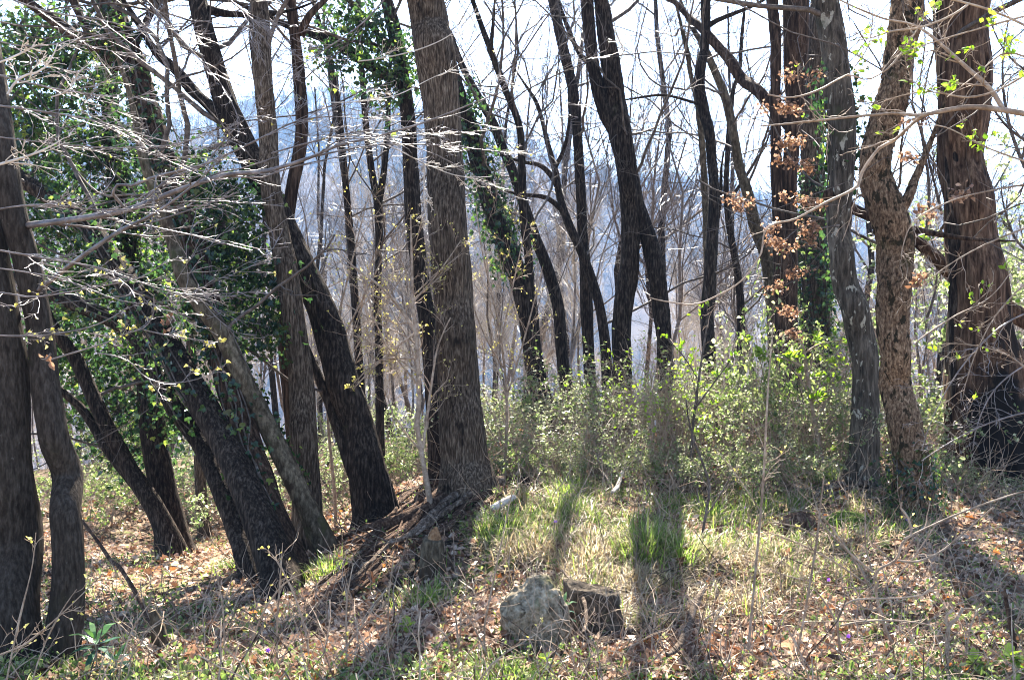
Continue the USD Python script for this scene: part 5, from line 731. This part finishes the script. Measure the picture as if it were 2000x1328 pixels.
# loose twigs and dry stalks
x, y = wedge(5200, 3.4, 13, rng); n = len(x); az = rng.uniform(0, 6.28, n); l = rng.uniform(.06, .42, n); up_ = np.where(rng.random(n) < .35, rng.uniform(.5, 2.2, n), rng.uniform(.02, .25, n)); m = 5; T = np.zeros((n, m, 3)); T[:, 0] = np.stack([x, y, ground_z(x, y) + .012], 1); d = unit(np.stack([np.cos(az), np.sin(az), up_], 1))
for j in range(1, m): d = unit(d + rng.normal(0, .16, (n, 3))); T[:, j] = T[:, j - 1] + d * (l / (m - 1))[:, None]
T[..., 2] = np.maximum(T[..., 2], ground_z(T[..., 0], T[..., 1]) + .01); R = np.clip(l * .011, .0012, .0055)[:, None] * rng.uniform(.5, 1.2, n)[:, None] * np.linspace(1, .55, m)[None]; a = rng.random(n) < .7
tag(stage.GetPrimAtPath(mesh('dry_twigs', tubes(T[a], R[a], 4), 'twig_tan', kind='stuff')), 'dry tan twigs and stalks littering the woodland floor', 'twigs')
tag(stage.GetPrimAtPath(mesh('grey_twigs', tubes(T[~a], R[~a], 4), 'dead_wood', kind='stuff')), 'grey rotting twigs littering the woodland floor', 'twigs')
# tangle of thin dry stems before and in the thicket
x, y = np.r_[rng.uniform(-.5, 4.4, 1000), rng.uniform(.3, 2.9, 420), rng.uniform(-2.2, .4, 200)], np.r_[rng.uniform(7.2, 11.5, 1000), rng.uniform(4.1, 6.6, 420), rng.uniform(4.2, 6., 200)]; n = len(x); l = rng.uniform(.25, 1.1, n) * np.where(y < 8, np.where(y < 6.3, .5, .6), 1.); az = rng.uniform(0, 6.28, n); T = np.zeros((n, 6, 3)); T[:, 0] = np.stack([x, y, ground_z(x, y)], 1); d = unit(np.stack([np.cos(az) * .5, np.sin(az) * .5, rng.uniform(.4, 1.6, n)], 1))
for j in range(1, 6): d = unit(d + rng.normal(0, .22, (n, 3)) - [0, 0, .1]); T[:, j] = T[:, j - 1] + d * (l / 5)[:, None]
s1, r1 = grow(T, np.tile(np.linspace(.0028, .0015, 6), (n, 1)), 2, .5, .8, 5, rng, rmin=.0011, wob=.25)
tag(stage.GetPrimAtPath(mesh('dry_stems', join([tubes(T, np.tile(np.linspace(.0028, .0015, 6), (n, 1)), 3), tubes(s1, r1, 3)]), 'twig_tan', kind='stuff')), 'tangle of thin dry stems in and before the bramble thicket', 'dry stems')
# plants and leaves that stand out one by one
def spurge(label, a, b, h, n, lf, seed, lift=0., name='evergreen_plant', cat='plant', tpl=NARROW, mat='spurge_leaf'):
    rg = np.random.default_rng(seed); q = GP([(a, b)])[0][0]; t = thing(name, label, cat, q); p = np.stack([q, q + [.01, 0, h * .5], q + [.0, .01, h]]); mesh('stem', tubes(p[None], np.array([[.004, .0035, .003]]), 6), 'twig_tan', t)
    az = np.arange(n) * 2.4; el = np.linspace(-.5, .9, n); ax = np.stack([np.cos(az), np.sin(az), el], 1)
    for i in range(n): mesh('leaf', leaves((p[2] - [0, 0, h * .3 * (1 - i / n)])[None], ax[i:i + 1], unit(np.array([[-math.cos(az[i]) * el[i], -math.sin(az[i]) * el[i], 1.]])), lf * rg.uniform(.7, 1.1), tpl, rg, 1., np.array([.3 + .7 * i / n])), mat, t)
    return t
spurge('glossy dark green plant with drooping narrow leaves between the two stones', 1100, 1255, .2, 12, .11, 210)
spurge('larger glossy dark green plant at the bottom left corner by the smooth stems', 185, 1330, .18, 16, .13, 211)
spurge('bluish green leafy sprout beside the bottom left glossy plant', 225, 1335, .1, 12, .1, 212)
spurge('yellow green sprout at the bottom edge left of the boulder', 1062, 1325, .09, 9, .05, 213, name='sprout', mat='young_leaf', tpl=LEAF)
spurge('yellow green sprout in front of the pale boulder', 1012, 1240, .1, 8, .06, 214, name='sprout', mat='young_leaf', tpl=NARROW)
spurge('pale green seedling in the litter below the crooked branch', 795, 1245, .06, 7, .07, 215, name='sprout', mat='young_leaf', tpl=LEAF)
spurge('small green herb with lobed leaves in front of the flaky barked trunk', 1730, 1085, .08, 10, .07, 216, name='herb', mat='cover_leaf', tpl=IVY)
spurge('bright green herb at the bottom right corner', 1975, 1320, .1, 12, .07, 217, name='herb', mat='young_leaf', tpl=LEAF)
spurge('bright green herb left of the thick stub shoot at the bottom right', 1905, 1325, .09, 12, .06, 218, name='herb', mat='young_leaf', tpl=LEAF)
spurge('yellowish single leaf herb under the forked bottom right sapling', 1705, 1240, .06, 5, .06, 219, name='herb', mat='young_leaf', tpl=LEAF)
for i, (a, b, lab) in enumerate([(1085, 1045, 'purple violet in the grass on the knoll'), (1455, 1015, 'purple violet right of the slanting stems'), (1770, 1040, 'purple violet at the foot of the flaky barked trunk'), (1617, 1160, 'purple violet among the litter left of the forked sapling'), (525, 1305, 'purple violet at the bottom left of the twiggy bush'), (1655, 1275, 'purple violet at the bottom near the bent sapling')]):
    q = GP([(a, b)])[0][0]; t = thing('violet', lab, 'flower', q); p = np.stack([q, q + [0, 0, .05], q + [.0, -.01, .09]]); mesh('stem', tubes(p[None], np.full((1, 3), .0015), 5), 'cover_leaf', t)
    az = np.arange(5) * 1.257; mesh('petals', leaves(np.repeat(p[2:3], 5, 0), np.stack([np.cos(az), 0 * az - .2, np.sin(az)], 1), np.tile([0, -1., .3], (5, 1)), .013, LEAF, np.random.default_rng(i), .5), 'flower', t)
spots = [(1590, 1205), (1440, 1255), (1050, 1300), (745, 1240), (1540, 1100), (1810, 1310), (1655, 1185), (1010, 1195), (1330, 1120), (1720, 1055), (1470, 1180), (900, 1230), (620, 1195), (730, 1145), (1820, 1160), (1950, 1060), (1400, 1320), (1165, 1320), (690, 1270), (560, 1240), (1660, 1125), (1560, 1290), (1285, 1290), (1900, 1210)]
for i, (a, b) in enumerate(spots):
    q = GP([(a, b)])[0]; t = mesh('fallen_leaf', leaves(q + [0, 0, .03], rvec(rng, 1, .2), unit(np.array([[rng.normal(0, .5), -.5, 1.]])), rng.uniform(.08, .115), OAK, rng, 1.5), 'brown_leaf'); tag(stage.GetPrimAtPath(t), 'large rust orange fallen leaf lying on the paler litter', 'leaf', 'rust orange fallen leaves')
